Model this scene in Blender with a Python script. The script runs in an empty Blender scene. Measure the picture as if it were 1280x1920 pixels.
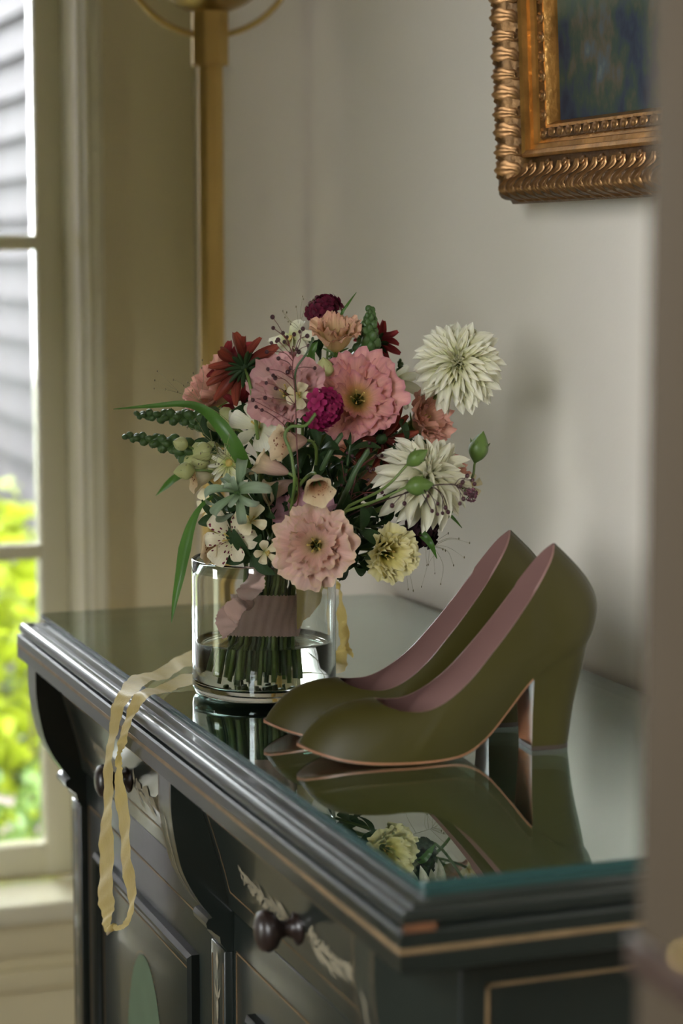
import bpy, bmesh, math, random
from mathutils import Vector, Matrix, Euler
V = Vector
R = math.radians
scene = bpy.context.scene
col = scene.collection

# ------------------------------------------------------------------ camera, light, exposure
FPX, YAW, PITCH = 4023.0, R(20.4), R(6.75)
ZT = 0.95                                  # top of the glass plate on the sideboard
CAM = V((0, 0, ZT + 0.373))
cd = bpy.data.cameras.new('camera')
cd.sensor_fit = 'HORIZONTAL'; cd.sensor_width = 24.0; cd.lens = 24.0 * FPX / 1280.0
cd.clip_start = 0.02; cd.clip_end = 200
cd.dof.use_dof = True; cd.dof.focus_distance = 1.82; cd.dof.aperture_fstop = 4.6
cam = bpy.data.objects.new('camera', cd); col.objects.link(cam)
cam.location = CAM; cam.rotation_euler = (R(90) - PITCH, 0, -YAW)
scene.camera = cam

w = bpy.data.worlds.new('sky'); scene.world = w; w.use_nodes = True
bg = w.node_tree.nodes['Background']
bg.inputs[0].default_value = (0.95, 0.97, 1.0, 1); bg.inputs[1].default_value = 33.0

sd = bpy.data.lights.new('sun', 'SUN'); sd.energy = 3.0; sd.angle = R(1.0); sd.color = (1, .95, .86)
so = bpy.data.objects.new('sun', sd); col.objects.link(so)
so.rotation_euler = V((.50, -.22, -.84)).to_track_quat('-Z', 'Y').to_euler()

def portal(name, loc, sx, sy, direction):
    l = bpy.data.lights.new(name, 'AREA'); l.shape = 'RECTANGLE'; l.size = sx; l.size_y = sy
    l.cycles.is_portal = True
    o = bpy.data.objects.new(name, l); col.objects.link(o)
    o.location = loc; o.rotation_euler = V(direction).to_track_quat('-Z', 'Y').to_euler()
LWY0, LWY1, LWZ0, LWZ1, LWX = -.58, .88, 1.15, 2.25, -.80       # window in the left wall
portal('portal_left', (LWX - .1, (LWY0 + LWY1) / 2, (LWZ0 + LWZ1) / 2), LWY1 - LWY0, LWZ1 - LWZ0, (1, 0, 0))
SWY0, SWY1, SWZ0, SWZ1 = 1.85, 2.15, .40, 1.14                    # unseen opening added for side light
portal('portal_side', (LWX - .1, (SWY0 + SWY1) / 2, (SWZ0 + SWZ1) / 2), SWY1 - SWY0, SWZ1 - SWZ0, (1, 0, 0))
portal('portal_back', (.225, 3.16, 1.35), .97, 1.9, (0, -1, 0))

vs = scene.view_settings
vs.view_transform = 'Standard'; vs.look = 'None'; vs.gamma = 1.0; vs.use_curve_mapping = False
vs.exposure = 0.0

# ------------------------------------------------------------------ helpers: frames
fw = V((math.sin(YAW) * math.cos(PITCH), math.cos(YAW) * math.cos(PITCH), -math.sin(PITCH)))
rt = V((math.cos(YAW), -math.sin(YAW), 0)); up = rt.cross(fw)
def ray(x, y): return fw + rt * ((x - 640) / FPX) - up * ((y - 960) / FPX)
def at(x, y, d): return CAM + ray(x, y) * d
def onz(x, y, z): r = ray(x, y); return CAM + r * ((z - CAM.z) / r.z)
def onx(x, y, X): r = ray(x, y); return CAM + r * (X / r.x)
def ony(x, y, Y): r = ray(x, y); return CAM + r * (Y / r.y)
def cdir(r_, u_, t_): return (rt * r_ + up * u_ - fw * t_).normalized()
def px(n, d): return n * d / FPX
def frame(z, x=None):
    z = V(z).normalized()
    x = V(x) if x is not None else (V((0, 0, 1)) if abs(z.z) < .9 else V((1, 0, 0)))
    y = z.cross(x).normalized(); x = y.cross(z).normalized()
    return Matrix((x, y, z)).transposed().to_4x4()
def T(v): return Matrix.Translation(v)
def RZ(a): return Matrix.Rotation(a, 4, 'Z')
def RX(a): return Matrix.Rotation(a, 4, 'X')
def RY(a): return Matrix.Rotation(a, 4, 'Y')
def S(x, y=None, z=None):
    y = x if y is None else y; z = x if z is None else z
    return Matrix.Diagonal((x, y, z, 1))
def lerp(a, b, t): return a + (b - a) * t
def interp(tab, x):
    if x <= tab[0][0]: return tab[0][1]
    for (a, p), (b, q) in zip(tab, tab[1:]):
        if x <= b: return lerp(p, q, (x - a) / (b - a))
    return tab[-1][1]
def sinterp(tab, x):                        # smooth (monotone-ish hermite) table
    n = len(tab)
    if x <= tab[0][0]: return tab[0][1]
    if x >= tab[-1][0]: return tab[-1][1]
    for i in range(n - 1):
        x0, y0 = tab[i]; x1, y1 = tab[i + 1]
        if x <= x1:
            h = x1 - x0
            m0 = (y1 - y0) / h if i == 0 else (y1 - tab[i - 1][1]) / (x1 - tab[i - 1][0])
            m1 = (y1 - y0) / h if i == n - 2 else (tab[i + 2][1] - y0) / (tab[i + 2][0] - x0)
            t = (x - x0) / h; t2 = t * t; t3 = t2 * t
            return (2*t3-3*t2+1)*y0 + (t3-2*t2+t)*h*m0 + (-2*t3+3*t2)*y1 + (t3-t2)*h*m1
def catmull(P, n=8):
    P = [V(p) for p in P]
    if len(P) < 3: return [P[0].lerp(P[-1], i / n) for i in range(n + 1)]
    Q = [P[0] * 2 - P[1]] + P + [P[-1] * 2 - P[-2]]
    out = []
    for i in range(1, len(Q) - 2):
        a, b, c, d = Q[i-1], Q[i], Q[i+1], Q[i+2]
        for k in range(n):
            t = k / n
            out.append(.5 * ((2*b) + (c-a)*t + (2*a-5*b+4*c-d)*t*t + (3*b-a-3*c+d)*t*t*t))
    out.append(P[-1]); return out
def bez(a, b, c, d, n=12):
    o = []
    for i in range(n + 1):
        t = i / n; s = 1 - t
        o.append(a*s**3 + b*3*s*s*t + c*3*s*t*t + d*t**3)
    return o

# ------------------------------------------------------------------ helpers: mesh
class MB:
    def __init__(s): s.v = []; s.f = []; s.uv = []; s.mi = []
    def add(s, verts, faces, uvs=None, mi=0):
        b = len(s.v); s.v += [V(p) for p in verts]; s.uv += uvs or [(0, 0)] * len(verts)
        s.f += [tuple(i + b for i in f) for f in faces]; s.mi += [mi] * len(faces); return s
    def grid(s, fn, nu, nv, closeu=False, mi=0):
        vs_, uv, fs = [], [], []
        for j in range(nv + 1):
            for i in range(nu if closeu else nu + 1):
                u, v = i / nu, j / nv
                vs_.append(fn(u, v)); uv.append((u, v))
        m = nu if closeu else nu + 1
        for j in range(nv):
            for i in range(nu):
                a = j*m + i; b = j*m + (i + 1) % m
                fs.append((a, b, b + m, a + m))
        return s.add(vs_, fs, uv, mi)
    def tube(s, pts, rad, n=8, cap=True, mi=0):
        pts = [V(p) for p in pts]; N = len(pts)
        rr = rad if isinstance(rad, (list, tuple)) else [rad] * N
        if len(rr) != N:
            rr = [interp([(k / (len(rr) - 1), r) for k, r in enumerate(rr)], i / (N - 1)) for i in range(N)]
        t = (pts[1] - pts[0]).normalized()
        nn = t.orthogonal().normalized()
        vs_, uv, fs = [], [], []
        for i in range(N):
            t2 = (pts[min(i+1, N-1)] - pts[max(i-1, 0)])
            t2 = t2.normalized() if t2.length > 1e-9 else t
            q = t.rotation_difference(t2); nn = (q @ nn).normalized(); t = t2
            bn = t.cross(nn)
            for k in range(n):
                a = 2*math.pi*k/n
                vs_.append(pts[i] + (nn*math.cos(a) + bn*math.sin(a)) * rr[i]); uv.append((k/n, i/(N-1)))
        for i in range(N - 1):
            for k in range(n):
                a = i*n+k; b = i*n+(k+1) % n
                fs.append((a, b, b+n, a+n))
        if cap: fs += [tuple(range(n-1, -1, -1)), tuple(range((N-1)*n, N*n))]
        return s.add(vs_, fs, uv, mi)
    def lathe(s, prof, n=24, M=None, mi=0):
        M = M or Matrix(); vs_, uv, fs = [], [], []
        for j, (r, z) in enumerate(prof):
            for k in range(n):
                a = 2*math.pi*k/n
                vs_.append(M @ V((r*math.cos(a), r*math.sin(a), z))); uv.append((k/n, j/(len(prof)-1)))
        for j in range(len(prof)-1):
            for k in range(n):
                a = j*n+k; b = j*n+(k+1) % n
                fs.append((a, b, b+n, a+n))
        return s.add(vs_, fs, uv, mi)
    def box(s, lo, hi, ch=0.0, M=None, mi=0):
        lo, hi = V(lo), V(hi); M = M or Matrix()
        bm = bmesh.new(); bmesh.ops.create_cube(bm, size=1.0)
        for v in bm.verts: v.co = V([lerp(lo[i], hi[i], v.co[i] + .5) for i in range(3)])
        if ch: bmesh.ops.bevel(bm, geom=bm.edges[:], offset=ch, segments=2, affect='EDGES', profile=.5)
        bm.verts.index_update()
        vs_ = [M @ v.co for v in bm.verts]; fs = [tuple(v.index for v in f.verts) for f in bm.faces]
        bm.free(); return s.add(vs_, fs, None, mi)
    def prism(s, outline, axis_vec, M=None, mi=0):
        M = M or Matrix(); n = len(outline); a = V(axis_vec)
        vs_ = [M @ V(p) for p in outline] + [M @ (V(p) + a) for p in outline]
        fs = [tuple(range(n-1, -1, -1)), tuple(range(n, 2*n))] + [(i, (i+1) % n, n+(i+1) % n, n+i) for i in range(n)]
        return s.add(vs_, fs, None, mi)
    def mesh(s, name, mats, smooth=True, sharp=None):
        me = bpy.data.meshes.new(name)
        me.from_pydata([tuple(p) for p in s.v], [], s.f)
        ul = me.uv_layers.new(name='UVMap')
        li = [0] * len(me.loops); me.loops.foreach_get('vertex_index', li)
        flat = []
        for i in li: flat += s.uv[i]
        ul.data.foreach_set('uv', flat)
        for m in (mats if isinstance(mats, (list, tuple)) else [mats]): me.materials.append(m)
        me.polygons.foreach_set('material_index', s.mi)
        me.polygons.foreach_set('use_smooth', [smooth] * len(s.f))
        bm = bmesh.new(); bm.from_mesh(me); bmesh.ops.recalc_face_normals(bm, faces=bm.faces) if sharp is not False else None
        bm.to_mesh(me); bm.free()
        if smooth and sharp: me.set_sharp_from_angle(angle=R(sharp))
        me.update(); return me

WM = {}
def O(name, me, parent=None, M=None):
    o = bpy.data.objects.new(name, me); col.objects.link(o)
    M = M or Matrix()
    if parent is not None:
        o.parent = parent; o.matrix_basis = WM[parent.name].inverted() @ M
    else: o.matrix_basis = M
    WM[o.name] = M.copy(); return o
def tag(o, label=None, cat=None, group=None, kind=None):
    for k, v in (('label', label), ('category', cat), ('group', group), ('kind', kind)):
        if v: o[k] = v
    return o
def thing(name, label, cat, loc=(0, 0, 0), group=None):
    return tag(O(name, None, None, T(V(loc))), label, cat, group)
def part(name, mb, m, parent, smooth=True, sharp=None):
    return O(name, mb.mesh(name, m, smooth, sharp), parent)
def solo(name, mb, m, label, cat, smooth=True, sharp=None, group=None):
    c = V((sum(p.x for p in mb.v)/len(mb.v), sum(p.y for p in mb.v)/len(mb.v), min(p.z for p in mb.v)))
    mb.v = [p - c for p in mb.v]
    return tag(O(name, mb.mesh(name, m, smooth, sharp), None, T(c)), label, cat, group)
def struct(name, mb, m, label=None, smooth=False, sharp=None):
    return tag(O(name, mb.mesh(name, m, smooth, sharp)), label, None, None, 'structure')

# ------------------------------------------------------------------ helpers: materials
def nt(name):
    m = bpy.data.materials.new(name); m.use_nodes = True
    t = m.node_tree; t.nodes.clear(); out = t.nodes.new('ShaderNodeOutputMaterial')
    return m, t, out
def N(t, typ, **kw):
    n = t.nodes.new(typ)
    for k, v in kw.items():
        if k.startswith('i_'): n.inputs[int(k[2:]) if k[2:].isdigit() else k[2:].replace('_', ' ')].default_value = v
        else: setattr(n, k, v)
    return n
def c4(c): return (c[0], c[1], c[2], 1)
def pbr(name, c, rough=.5, metal=0.0, spec=.5, var=.0, vscale=8.0, bump=.0, bscale=60.0, coat=0.0, c2=None, sheen=0.0, transl=0.0, stretch=None):
    m, t, out = nt(name); b = N(t, 'ShaderNodeBsdfPrincipled')
    b.inputs['Roughness'].default_value = rough; b.inputs['Metallic'].default_value = metal
    b.inputs['Specular IOR Level'].default_value = spec; b.inputs['Coat Weight'].default_value = coat
    b.inputs['Coat Roughness'].default_value = .08
    b.inputs['Sheen Weight'].default_value = sheen
    b.inputs['Base Color'].default_value = c4(c)
    tc = N(t, 'ShaderNodeTexCoord'); mp = N(t, 'ShaderNodeMapping')
    t.links.new(tc.outputs['Object'], mp.inputs[0])
    if stretch: mp.inputs['Scale'].default_value = stretch
    if var or c2:
        n = N(t, 'ShaderNodeTexNoise'); n.inputs['Scale'].default_value = vscale; n.inputs['Detail'].default_value = 5
        t.links.new(mp.outputs[0], n.inputs['Vector'])
        r = N(t, 'ShaderNodeValToRGB')
        r.color_ramp.elements[0].position = .3; r.color_ramp.elements[1].position = .7
        cc = c2 or [x * (1 - var) for x in c]
        r.color_ramp.elements[0].color = c4(cc); r.color_ramp.elements[1].color = c4(c)
        t.links.new(n.outputs[0], r.inputs[0]); t.links.new(r.outputs[0], b.inputs['Base Color'])
    if bump:
        n = N(t, 'ShaderNodeTexNoise'); n.inputs['Scale'].default_value = bscale; n.inputs['Detail'].default_value = 4
        t.links.new(mp.outputs[0], n.inputs['Vector'])
        bp = N(t, 'ShaderNodeBump'); bp.inputs['Strength'].default_value = bump; bp.inputs['Distance'].default_value = .002
        t.links.new(n.outputs[0], bp.inputs['Height']); t.links.new(bp.outputs[0], b.inputs['Normal'])
    sh = b.outputs[0]
    if transl:
        tr = N(t, 'ShaderNodeBsdfTranslucent'); tr.inputs[0].default_value = c4(c)
        mx = N(t, 'ShaderNodeMixShader'); mx.inputs[0].default_value = transl
        t.links.new(sh, mx.inputs[1]); t.links.new(tr.outputs[0], mx.inputs[2]); sh = mx.outputs[0]
    t.links.new(sh, out.inputs[0]); return m
def petal(name, stops, transl=.35, rough=.6, vein=.12, spots=None, veinscale=26):
    """colour runs along the petal (UV v: base to tip), with fine lengthwise veins"""
    m, t, out = nt(name); b = N(t, 'ShaderNodeBsdfPrincipled'); b.inputs['Roughness'].default_value = rough
    b.inputs['Specular IOR Level'].default_value = .25
    uv = N(t, 'ShaderNodeUVMap'); sp = N(t, 'ShaderNodeSeparateXYZ'); t.links.new(uv.outputs[0], sp.inputs[0])
    tc = N(t, 'ShaderNodeTexCoord')
    n1 = N(t, 'ShaderNodeTexNoise'); n1.inputs['Scale'].default_value = 90; t.links.new(tc.outputs['Object'], n1.inputs['Vector'])
    ad = N(t, 'ShaderNodeMath', operation='MULTIPLY_ADD'); ad.inputs[1].default_value = .22
    t.links.new(n1.outputs[0], ad.inputs[0])
    sb = N(t, 'ShaderNodeMath', operation='SUBTRACT'); sb.inputs[1].default_value = .11
    t.links.new(sp.outputs[1], sb.inputs[0]); t.links.new(sb.outputs[0], ad.inputs[2])
    r = N(t, 'ShaderNodeValToRGB'); e = r.color_ramp.elements
    while len(e) < len(stops): e.new(.5)
    for k, (p, c) in enumerate(stops): e[k].position = p; e[k].color = c4(c)
    t.links.new(ad.outputs[0], r.inputs[0]); colr = r.outputs[0]
    mp = N(t, 'ShaderNodeMapping'); mp.inputs['Scale'].default_value = (veinscale, 2.0, 1); t.links.new(uv.outputs[0], mp.inputs[0])
    n2 = N(t, 'ShaderNodeTexNoise'); n2.inputs['Scale'].default_value = 1.0; n2.inputs['Detail'].default_value = 3; t.links.new(mp.outputs[0], n2.inputs['Vector'])
    if vein:
        mr = N(t, 'ShaderNodeMapRange'); mr.inputs[1].default_value = .35; mr.inputs[2].default_value = .65
        mr.inputs[3].default_value = 1 - vein; mr.inputs[4].default_value = 1.0; t.links.new(n2.outputs[0], mr.inputs[0])
        mu = N(t, 'ShaderNodeMix', data_type='RGBA', blend_type='MULTIPLY'); mu.inputs[0].default_value = 1
        t.links.new(colr, mu.inputs[6]); t.links.new(mr.outputs[0], mu.inputs[7]); colr = mu.outputs[2]
    if spots:
        sc_, thr, lo_, hi_, cs = spots
        vo = N(t, 'ShaderNodeTexVoronoi'); mp2 = N(t, 'ShaderNodeMapping'); mp2.inputs['Scale'].default_value = sc_
        t.links.new(uv.outputs[0], mp2.inputs[0]); t.links.new(mp2.outputs[0], vo.inputs['Vector']); vo.inputs['Scale'].default_value = 1.0
        lt = N(t, 'ShaderNodeMath', operation='LESS_THAN'); lt.inputs[1].default_value = thr; t.links.new(vo.outputs['Distance'], lt.inputs[0])
        g1 = N(t, 'ShaderNodeMath', operation='GREATER_THAN'); g1.inputs[1].default_value = lo_; t.links.new(sp.outputs[1], g1.inputs[0])
        g2 = N(t, 'ShaderNodeMath', operation='LESS_THAN'); g2.inputs[1].default_value = hi_; t.links.new(sp.outputs[1], g2.inputs[0])
        a1 = N(t, 'ShaderNodeMath', operation='MULTIPLY'); a2 = N(t, 'ShaderNodeMath', operation='MULTIPLY')
        t.links.new(lt.outputs[0], a1.inputs[0]); t.links.new(g1.outputs[0], a1.inputs[1])
        t.links.new(a1.outputs[0], a2.inputs[0]); t.links.new(g2.outputs[0], a2.inputs[1])
        mx_ = N(t, 'ShaderNodeMix', data_type='RGBA'); t.links.new(a2.outputs[0], mx_.inputs[0])
        t.links.new(colr, mx_.inputs[6]); mx_.inputs[7].default_value = c4(cs); colr = mx_.outputs[2]
    bp = N(t, 'ShaderNodeBump'); bp.inputs['Strength'].default_value = .35; bp.inputs['Distance'].default_value = .0006
    t.links.new(n2.outputs[0], bp.inputs['Height']); t.links.new(bp.outputs[0], b.inputs['Normal'])
    t.links.new(colr, b.inputs['Base Color'])
    tr = N(t, 'ShaderNodeBsdfTranslucent'); t.links.new(colr, tr.inputs[0])
    mx = N(t, 'ShaderNodeMixShader'); mx.inputs[0].default_value = transl
    t.links.new(b.outputs[0], mx.inputs[1]); t.links.new(tr.outputs[0], mx.inputs[2]); t.links.new(mx.outputs[0], out.inputs[0])
    return m
def sheet_glass(name, tint, ior=1.5):
    """plate glass: clear, tinted, mirror-like at grazing angles"""
    m, t, out = nt(name)
    tr = N(t, 'ShaderNodeBsdfTransparent'); tr.inputs[0].default_value = c4(tint)
    gl = N(t, 'ShaderNodeBsdfGlossy'); gl.inputs['Roughness'].default_value = .0; gl.inputs[0].default_value = (.93, 1, .985, 1)
    # Schlick reflectance, the same from either side of the sheet
    ge = N(t, 'ShaderNodeNewGeometry'); dp = N(t, 'ShaderNodeVectorMath', operation='DOT_PRODUCT')
    t.links.new(ge.outputs['Normal'], dp.inputs[0]); t.links.new(ge.outputs['Incoming'], dp.inputs[1])
    ab = N(t, 'ShaderNodeMath', operation='ABSOLUTE'); t.links.new(dp.outputs['Value'], ab.inputs[0])
    om = N(t, 'ShaderNodeMath', operation='SUBTRACT'); om.inputs[0].default_value = 1.0; t.links.new(ab.outputs[0], om.inputs[1])
    pw = N(t, 'ShaderNodeMath', operation='POWER'); pw.inputs[1].default_value = 5.0 if ior < 1.6 else 1.9; t.links.new(om.outputs[0], pw.inputs[0])
    r0 = ((ior-1)/(ior+1))**2
    fr = N(t, 'ShaderNodeMath', operation='MULTIPLY_ADD'); fr.inputs[1].default_value = 1-r0; fr.inputs[2].default_value = r0; t.links.new(pw.outputs[0], fr.inputs[0])
    mx = N(t, 'ShaderNodeMixShader')
    t.links.new(fr.outputs[0], mx.inputs[0]); t.links.new(tr.outputs[0], mx.inputs[1]); t.links.new(gl.outputs[0], mx.inputs[2])
    t.links.new(mx.outputs[0], out.inputs[0]); return m
def real_glass(name, c, ior):
    m, t, out = nt(name); g = N(t, 'ShaderNodeBsdfGlass'); g.inputs[0].default_value = c4(c)
    g.inputs['Roughness'].default_value = 0; g.inputs['IOR'].default_value = ior
    t.links.new(g.outputs[0], out.inputs[0]); return m

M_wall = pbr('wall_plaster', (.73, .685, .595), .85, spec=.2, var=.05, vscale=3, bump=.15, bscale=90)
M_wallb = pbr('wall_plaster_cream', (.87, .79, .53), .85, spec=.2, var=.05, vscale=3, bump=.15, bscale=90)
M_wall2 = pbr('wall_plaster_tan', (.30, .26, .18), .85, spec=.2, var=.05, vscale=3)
M_trim = pbr('cream_trim_paint', (.84, .80, .60), .22, coat=.5, var=.04, vscale=10)
M_ceil = pbr('ceiling_paint', (.5, .46, .37), .9, spec=.2, var=.03)
M_floor = pbr('floor_oak', (.14, .085, .045), .4, var=.35, vscale=6, stretch=(1, 8, 1))
M_jamb = pbr('dimmed_door_paint', (.028, .021, .013), .85, spec=.05, var=.06, vscale=12)  # dim light put into the colour, far darker than the paint itself
M_brass = pbr('satin_brass', (.62, .44, .16), .32, 1.0, var=.12, vscale=14)
M_brassd = pbr('aged_brass', (.40, .28, .10), .35, 1.0, var=.2, vscale=20)
M_green = pbr('dark_green_lacquer', (.008, .011, .009), .30, spec=.38, coat=.15, var=.3, vscale=12, bump=.015, bscale=120)
M_green2 = pbr('dark_green_lacquer_panel', (.016, .022, .018), .28, coat=.4, var=.3, vscale=9, bump=.04, bscale=90)
M_top = pbr('green_painted_top', (.02, .055, .05), .3, var=.3, vscale=10)
M_gold = pbr('old_gold_line', (.22, .145, .07), .5, .3, var=.35, vscale=60)
M_spray = pbr('pale_gilt_paint', (.29, .255, .17), .6, var=.4, vscale=90)
M_oval = pbr('sage_green_paint', (.075, .125, .075), .4, var=.2, vscale=30)
M_knob = pbr('dark_turned_wood', (.02, .011, .008), .4, coat=.15, var=.4, vscale=60)
M_wear = pbr('worn_wood', (.12, .045, .014), .6, var=.4, vscale=80)
M_plate = sheet_glass('green_plate_glass', (.82, .93, .89), 1.62)
M_edge = pbr('glass_edge_green', (.02, .05, .045), .2, coat=.3)
M_pane = sheet_glass('window_glass', (.96, .98, .97), 1.45)
M_vase = real_glass('clear_glass', (.985, .995, .99), 1.47)
M_water = real_glass('water', (.97, .99, .96), 1.33)
# ================================================================== the room
RX0, RX1, RY0, RY1, RH, TH = LWX, .89, .70, 3.0, 2.7, .2
HX0, HX1, HY0 = LWX, 1.3, -1.6                                   # hall behind the camera
mb = MB().box((RX0-TH, HY0-TH, -.1), (HX1+TH, RY1+TH, 0)); struct('floor', mb, M_floor)
mb = MB().box((RX0-TH, HY0-TH, RH), (HX1+TH, RY1+TH, RH+.1)); struct('ceiling', mb, M_ceil)
mb = MB().box((RX1, RY0, 0), (RX1+TH, RY1+TH, RH)); struct('wall_right', mb, M_wall)
WX0, WX1, WZ0, WZ1 = -.26, .725, .40, 2.3                        # back window opening
mb = MB()
mb.box((RX0-TH, RY1, 0), (WX0, RY1+TH, RH)); mb.box((WX1, RY1, 0), (RX1, RY1+TH, RH))
mb.box((WX0, RY1, 0), (WX1, RY1+TH, WZ0)); mb.box((WX0, RY1, WZ1), (WX1, RY1+TH, RH))
struct('wall_back', mb, M_wallb)
mb = MB()
mb.box((RX0-TH, HY0, 0), (RX0, LWY0, RH)); mb.box((RX0-TH, LWY1, 0), (RX0, SWY0, RH)); mb.box((RX0-TH, SWY1, 0), (RX0, RY1, RH)); mb.box((RX0-TH, SWY0, 0), (RX0, SWY1, SWZ0)); mb.box((RX0-TH, SWY0, SWZ1), (RX0, SWY1, RH))
mb.box((RX0-TH, LWY0, 0), (RX0, LWY1, LWZ0)); mb.box((RX0-TH, LWY0, LWZ1), (RX0, LWY1, RH))
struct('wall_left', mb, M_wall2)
mb = MB().box((RX0, .90, 0), (-.16, 1.25, RH)); struct('wall_light_block', mb, M_wall2, 'added block out of view, shading the far wall from the left window')  # unseen block, added to keep left window light off the far wall
DX0, DX1, DZ = LWX, .425, 2.45                                   # doorway the view comes through
mb = MB()
mb.box((DX1, RY0-.12, 0), (RX1+TH, RY0, RH)); mb.box((DX0, RY0-.12, DZ), (DX1, RY0, RH))
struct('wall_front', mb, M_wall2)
mb = MB(); mb.box((HX1, HY0, 0), (HX1+TH, RY0-.12, RH)); mb.box((HX0-TH, HY0-TH, 0), (HX1+TH, HY0, RH))
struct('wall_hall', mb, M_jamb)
# door frame the camera looks past
dj = tag(O('door_1', None), 'door frame darkened as if dimly lit, at the edge of the doorway', None, None, 'structure')
JX = .3855
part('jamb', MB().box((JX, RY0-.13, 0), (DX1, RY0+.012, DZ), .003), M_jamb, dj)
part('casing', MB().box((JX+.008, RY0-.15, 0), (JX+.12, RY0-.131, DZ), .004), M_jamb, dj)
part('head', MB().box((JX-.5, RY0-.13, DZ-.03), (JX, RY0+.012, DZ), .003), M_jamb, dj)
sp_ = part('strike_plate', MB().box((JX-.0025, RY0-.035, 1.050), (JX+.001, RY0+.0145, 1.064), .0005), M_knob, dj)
part('keyhole_plate', MB().lathe([(0, .002), (.0026, .0018), (.003, 0)], 20, T(ony(1290, 1795, RY0-.151)) @ RX(R(90))), M_brassd, dj)
# back window: sash, bars, panes
win = tag(O('window_1', None), 'tall cream sash window beside the brass lamp', None, None, 'structure')
SY = RY1 + .09
part('window_frame', MB().box((WX1-.006, RY1-.002, WZ0), (WX1+.0, RY1+.14, WZ1), .001).box((WX0, RY1-.002, WZ0), (WX0+.006, RY1+.14, WZ1), .001), M_trim, win)
X0s, X1s = WX0+.006, WX1-.006
part('stile', MB().box((X1s-.041, SY, WZ0+.004), (X1s, SY+.04, WZ1), .003), M_trim, win)
part('stile', MB().box((X0s, SY, WZ0+.004), (X0s+.041, SY+.04, WZ1), .003), M_trim, win)
part('bottom_rail', MB().box((X0s+.04, SY+.0015, WZ0+.004), (X1s-.04, SY+.0385, .452), .003), M_trim, win)
part('top_rail', MB().box((X0s+.04, SY+.0015, WZ1-.05), (X1s-.04, SY+.0385, WZ1), .003), M_trim, win)
zb = [.452, .893, 1.345, 1.80, WZ1-.05]
for z in zb[1:-1]: part('glazing_bar', MB().box((X0s+.03, SY+.003, z-.011), (X1s-.03, SY+.037, z+.011), .003), M_trim, win)
xb = [X0s+.041, (X0s+X1s)/2, X1s-.041]
part('glazing_bar', MB().box((xb[1]-.010, SY+.005, .45), (xb[1]+.010, SY+.035, WZ1-.04), .003), M_trim, win)
for a, b in zip(zb, zb[1:]):
    for c, d in zip(xb, xb[1:]):
        part('pane', MB().box((c-.002, SY+.019, a-.002), (d+.002, SY+.022, b+.002)), M_pane, win, False)
part('window_sill', MB().box((WX0-.05, RY1-.045, .372), (WX1+.05, RY1+.088, .403), .005), M_trim, win)
tr = tag(O('trim_1', None), 'cream moulded casing around the tall window', None, None, 'structure')
for sx in (0, 1):
    a = WX1 if sx else WX0 - .024
    part('casing', MB().box((a, RY1-.022, .30), (a+.024, RY1, 2.36), .004), M_trim, tr)
    a2 = WX1 + .012 if sx else WX0 - .024
    part('casing_bead', MB().box((a2, RY1-.030, .30), (a2+.012, RY1-.02, 2.36), .003), M_trim, tr)
part('casing', MB().box((WX0-.05, RY1-.026, WZ1), (WX1+.05, RY1, WZ1+.08), .004), M_trim, tr)
tr2 = tag(O('trim_2', None), 'cream panel rails under the window sill', None, None, 'structure')
part('apron', MB().box((WX0-.04, RY1-.018, .318), (WX1+.04, RY1, .372), .003), M_wallb, tr2)
part('panel_rail', MB().box((RX0, RY1-.014, .262), (RX1, RY1, .296), .005), M_wallb, tr2)
for nm, lo, hi in (('baseboard_back', (RX0, RY1-.018, 0), (RX1, RY1, .14)), ('baseboard_right', (RX1-.018, RY0, 0), (RX1, RY1, .14)), ('baseboard_left', (RX0, RY0, 0), (RX0+.018, RY1, .14))):
    struct(nm, MB().box(lo, hi, .004), M_trim, None, True)
# left window (outside the view, lights the room)
wl = tag(O('window_2', None), 'wide window in the left wall', None, None, 'structure')
wx = RX0 - .1
for y in (LWY0, (LWY0+LWY1)/2-.02, LWY1-.04): part('stile', MB().box((wx-.02, y, LWZ0), (wx+.02, y+.04, LWZ1), .003), M_trim, wl)
for z in (LWZ0, (LWZ0+LWZ1)/2-.02, LWZ1-.04): part('glazing_bar', MB().box((wx-.018, LWY0, z), (wx+.018, LWY1, z+.04), .003), M_trim, wl)
wl = tag(O('window_added', None), 'small unseen window added in the left wall for side light', None, None, 'structure')  # extra opening out of view, added to light things from the left
for y in (SWY0, SWY1-.03): part('stile', MB().box((wx-.02, y, SWZ0), (wx+.02, y+.03, SWZ1), .003), M_trim, wl)
for z in (SWZ0, SWZ1-.03): part('glazing_bar', MB().box((wx-.018, SWY0, z), (wx+.018, SWY1, z+.03), .003), M_trim, wl)
# ================================================================== outside
mb = MB().box((-14, RY1+TH, -.62), (14, 30, -.42)); mb.box((-16, -10, -.62), (RX0-TH, RY1+TH, -.42))
tag(O('ground', mb.mesh('ground', pbr('garden_soil', (.10, .11, .05), .95, var=.5, vscale=5), False)), None, None, None, 'structure')
M_sid = pbr('lavender_white_siding', (.125, .107, .115), .6, var=.06, vscale=4)
mb = MB().box((-.50, RY1+TH, -.42), (-.30, 14, 6.6)); tag(O('wall_sky_block', mb.mesh('wall_sky_block', M_sid, False)), 'added wall out of view, blocking sky light outside the window', None, None, 'structure')  # unseen wall added to cut the sky light on the siding
house = thing('neighbour_house', 'pale lavender clapboard house wall outside the tall window', 'house', (1.42, 6.5, -.45))
part('wall_core', MB().box((1.34, 3.7, -.42), (3.4, 10.5, 10.4)), M_sid, house)
bw = .116
bme = MB().prism([(-.022, 0, 0), (0, 0, bw + .012), (.012, 0, bw + .012), (.012, 0, 0)], (0, 6.82, 0)).mesh('clapboard', M_sid, False)
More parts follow.
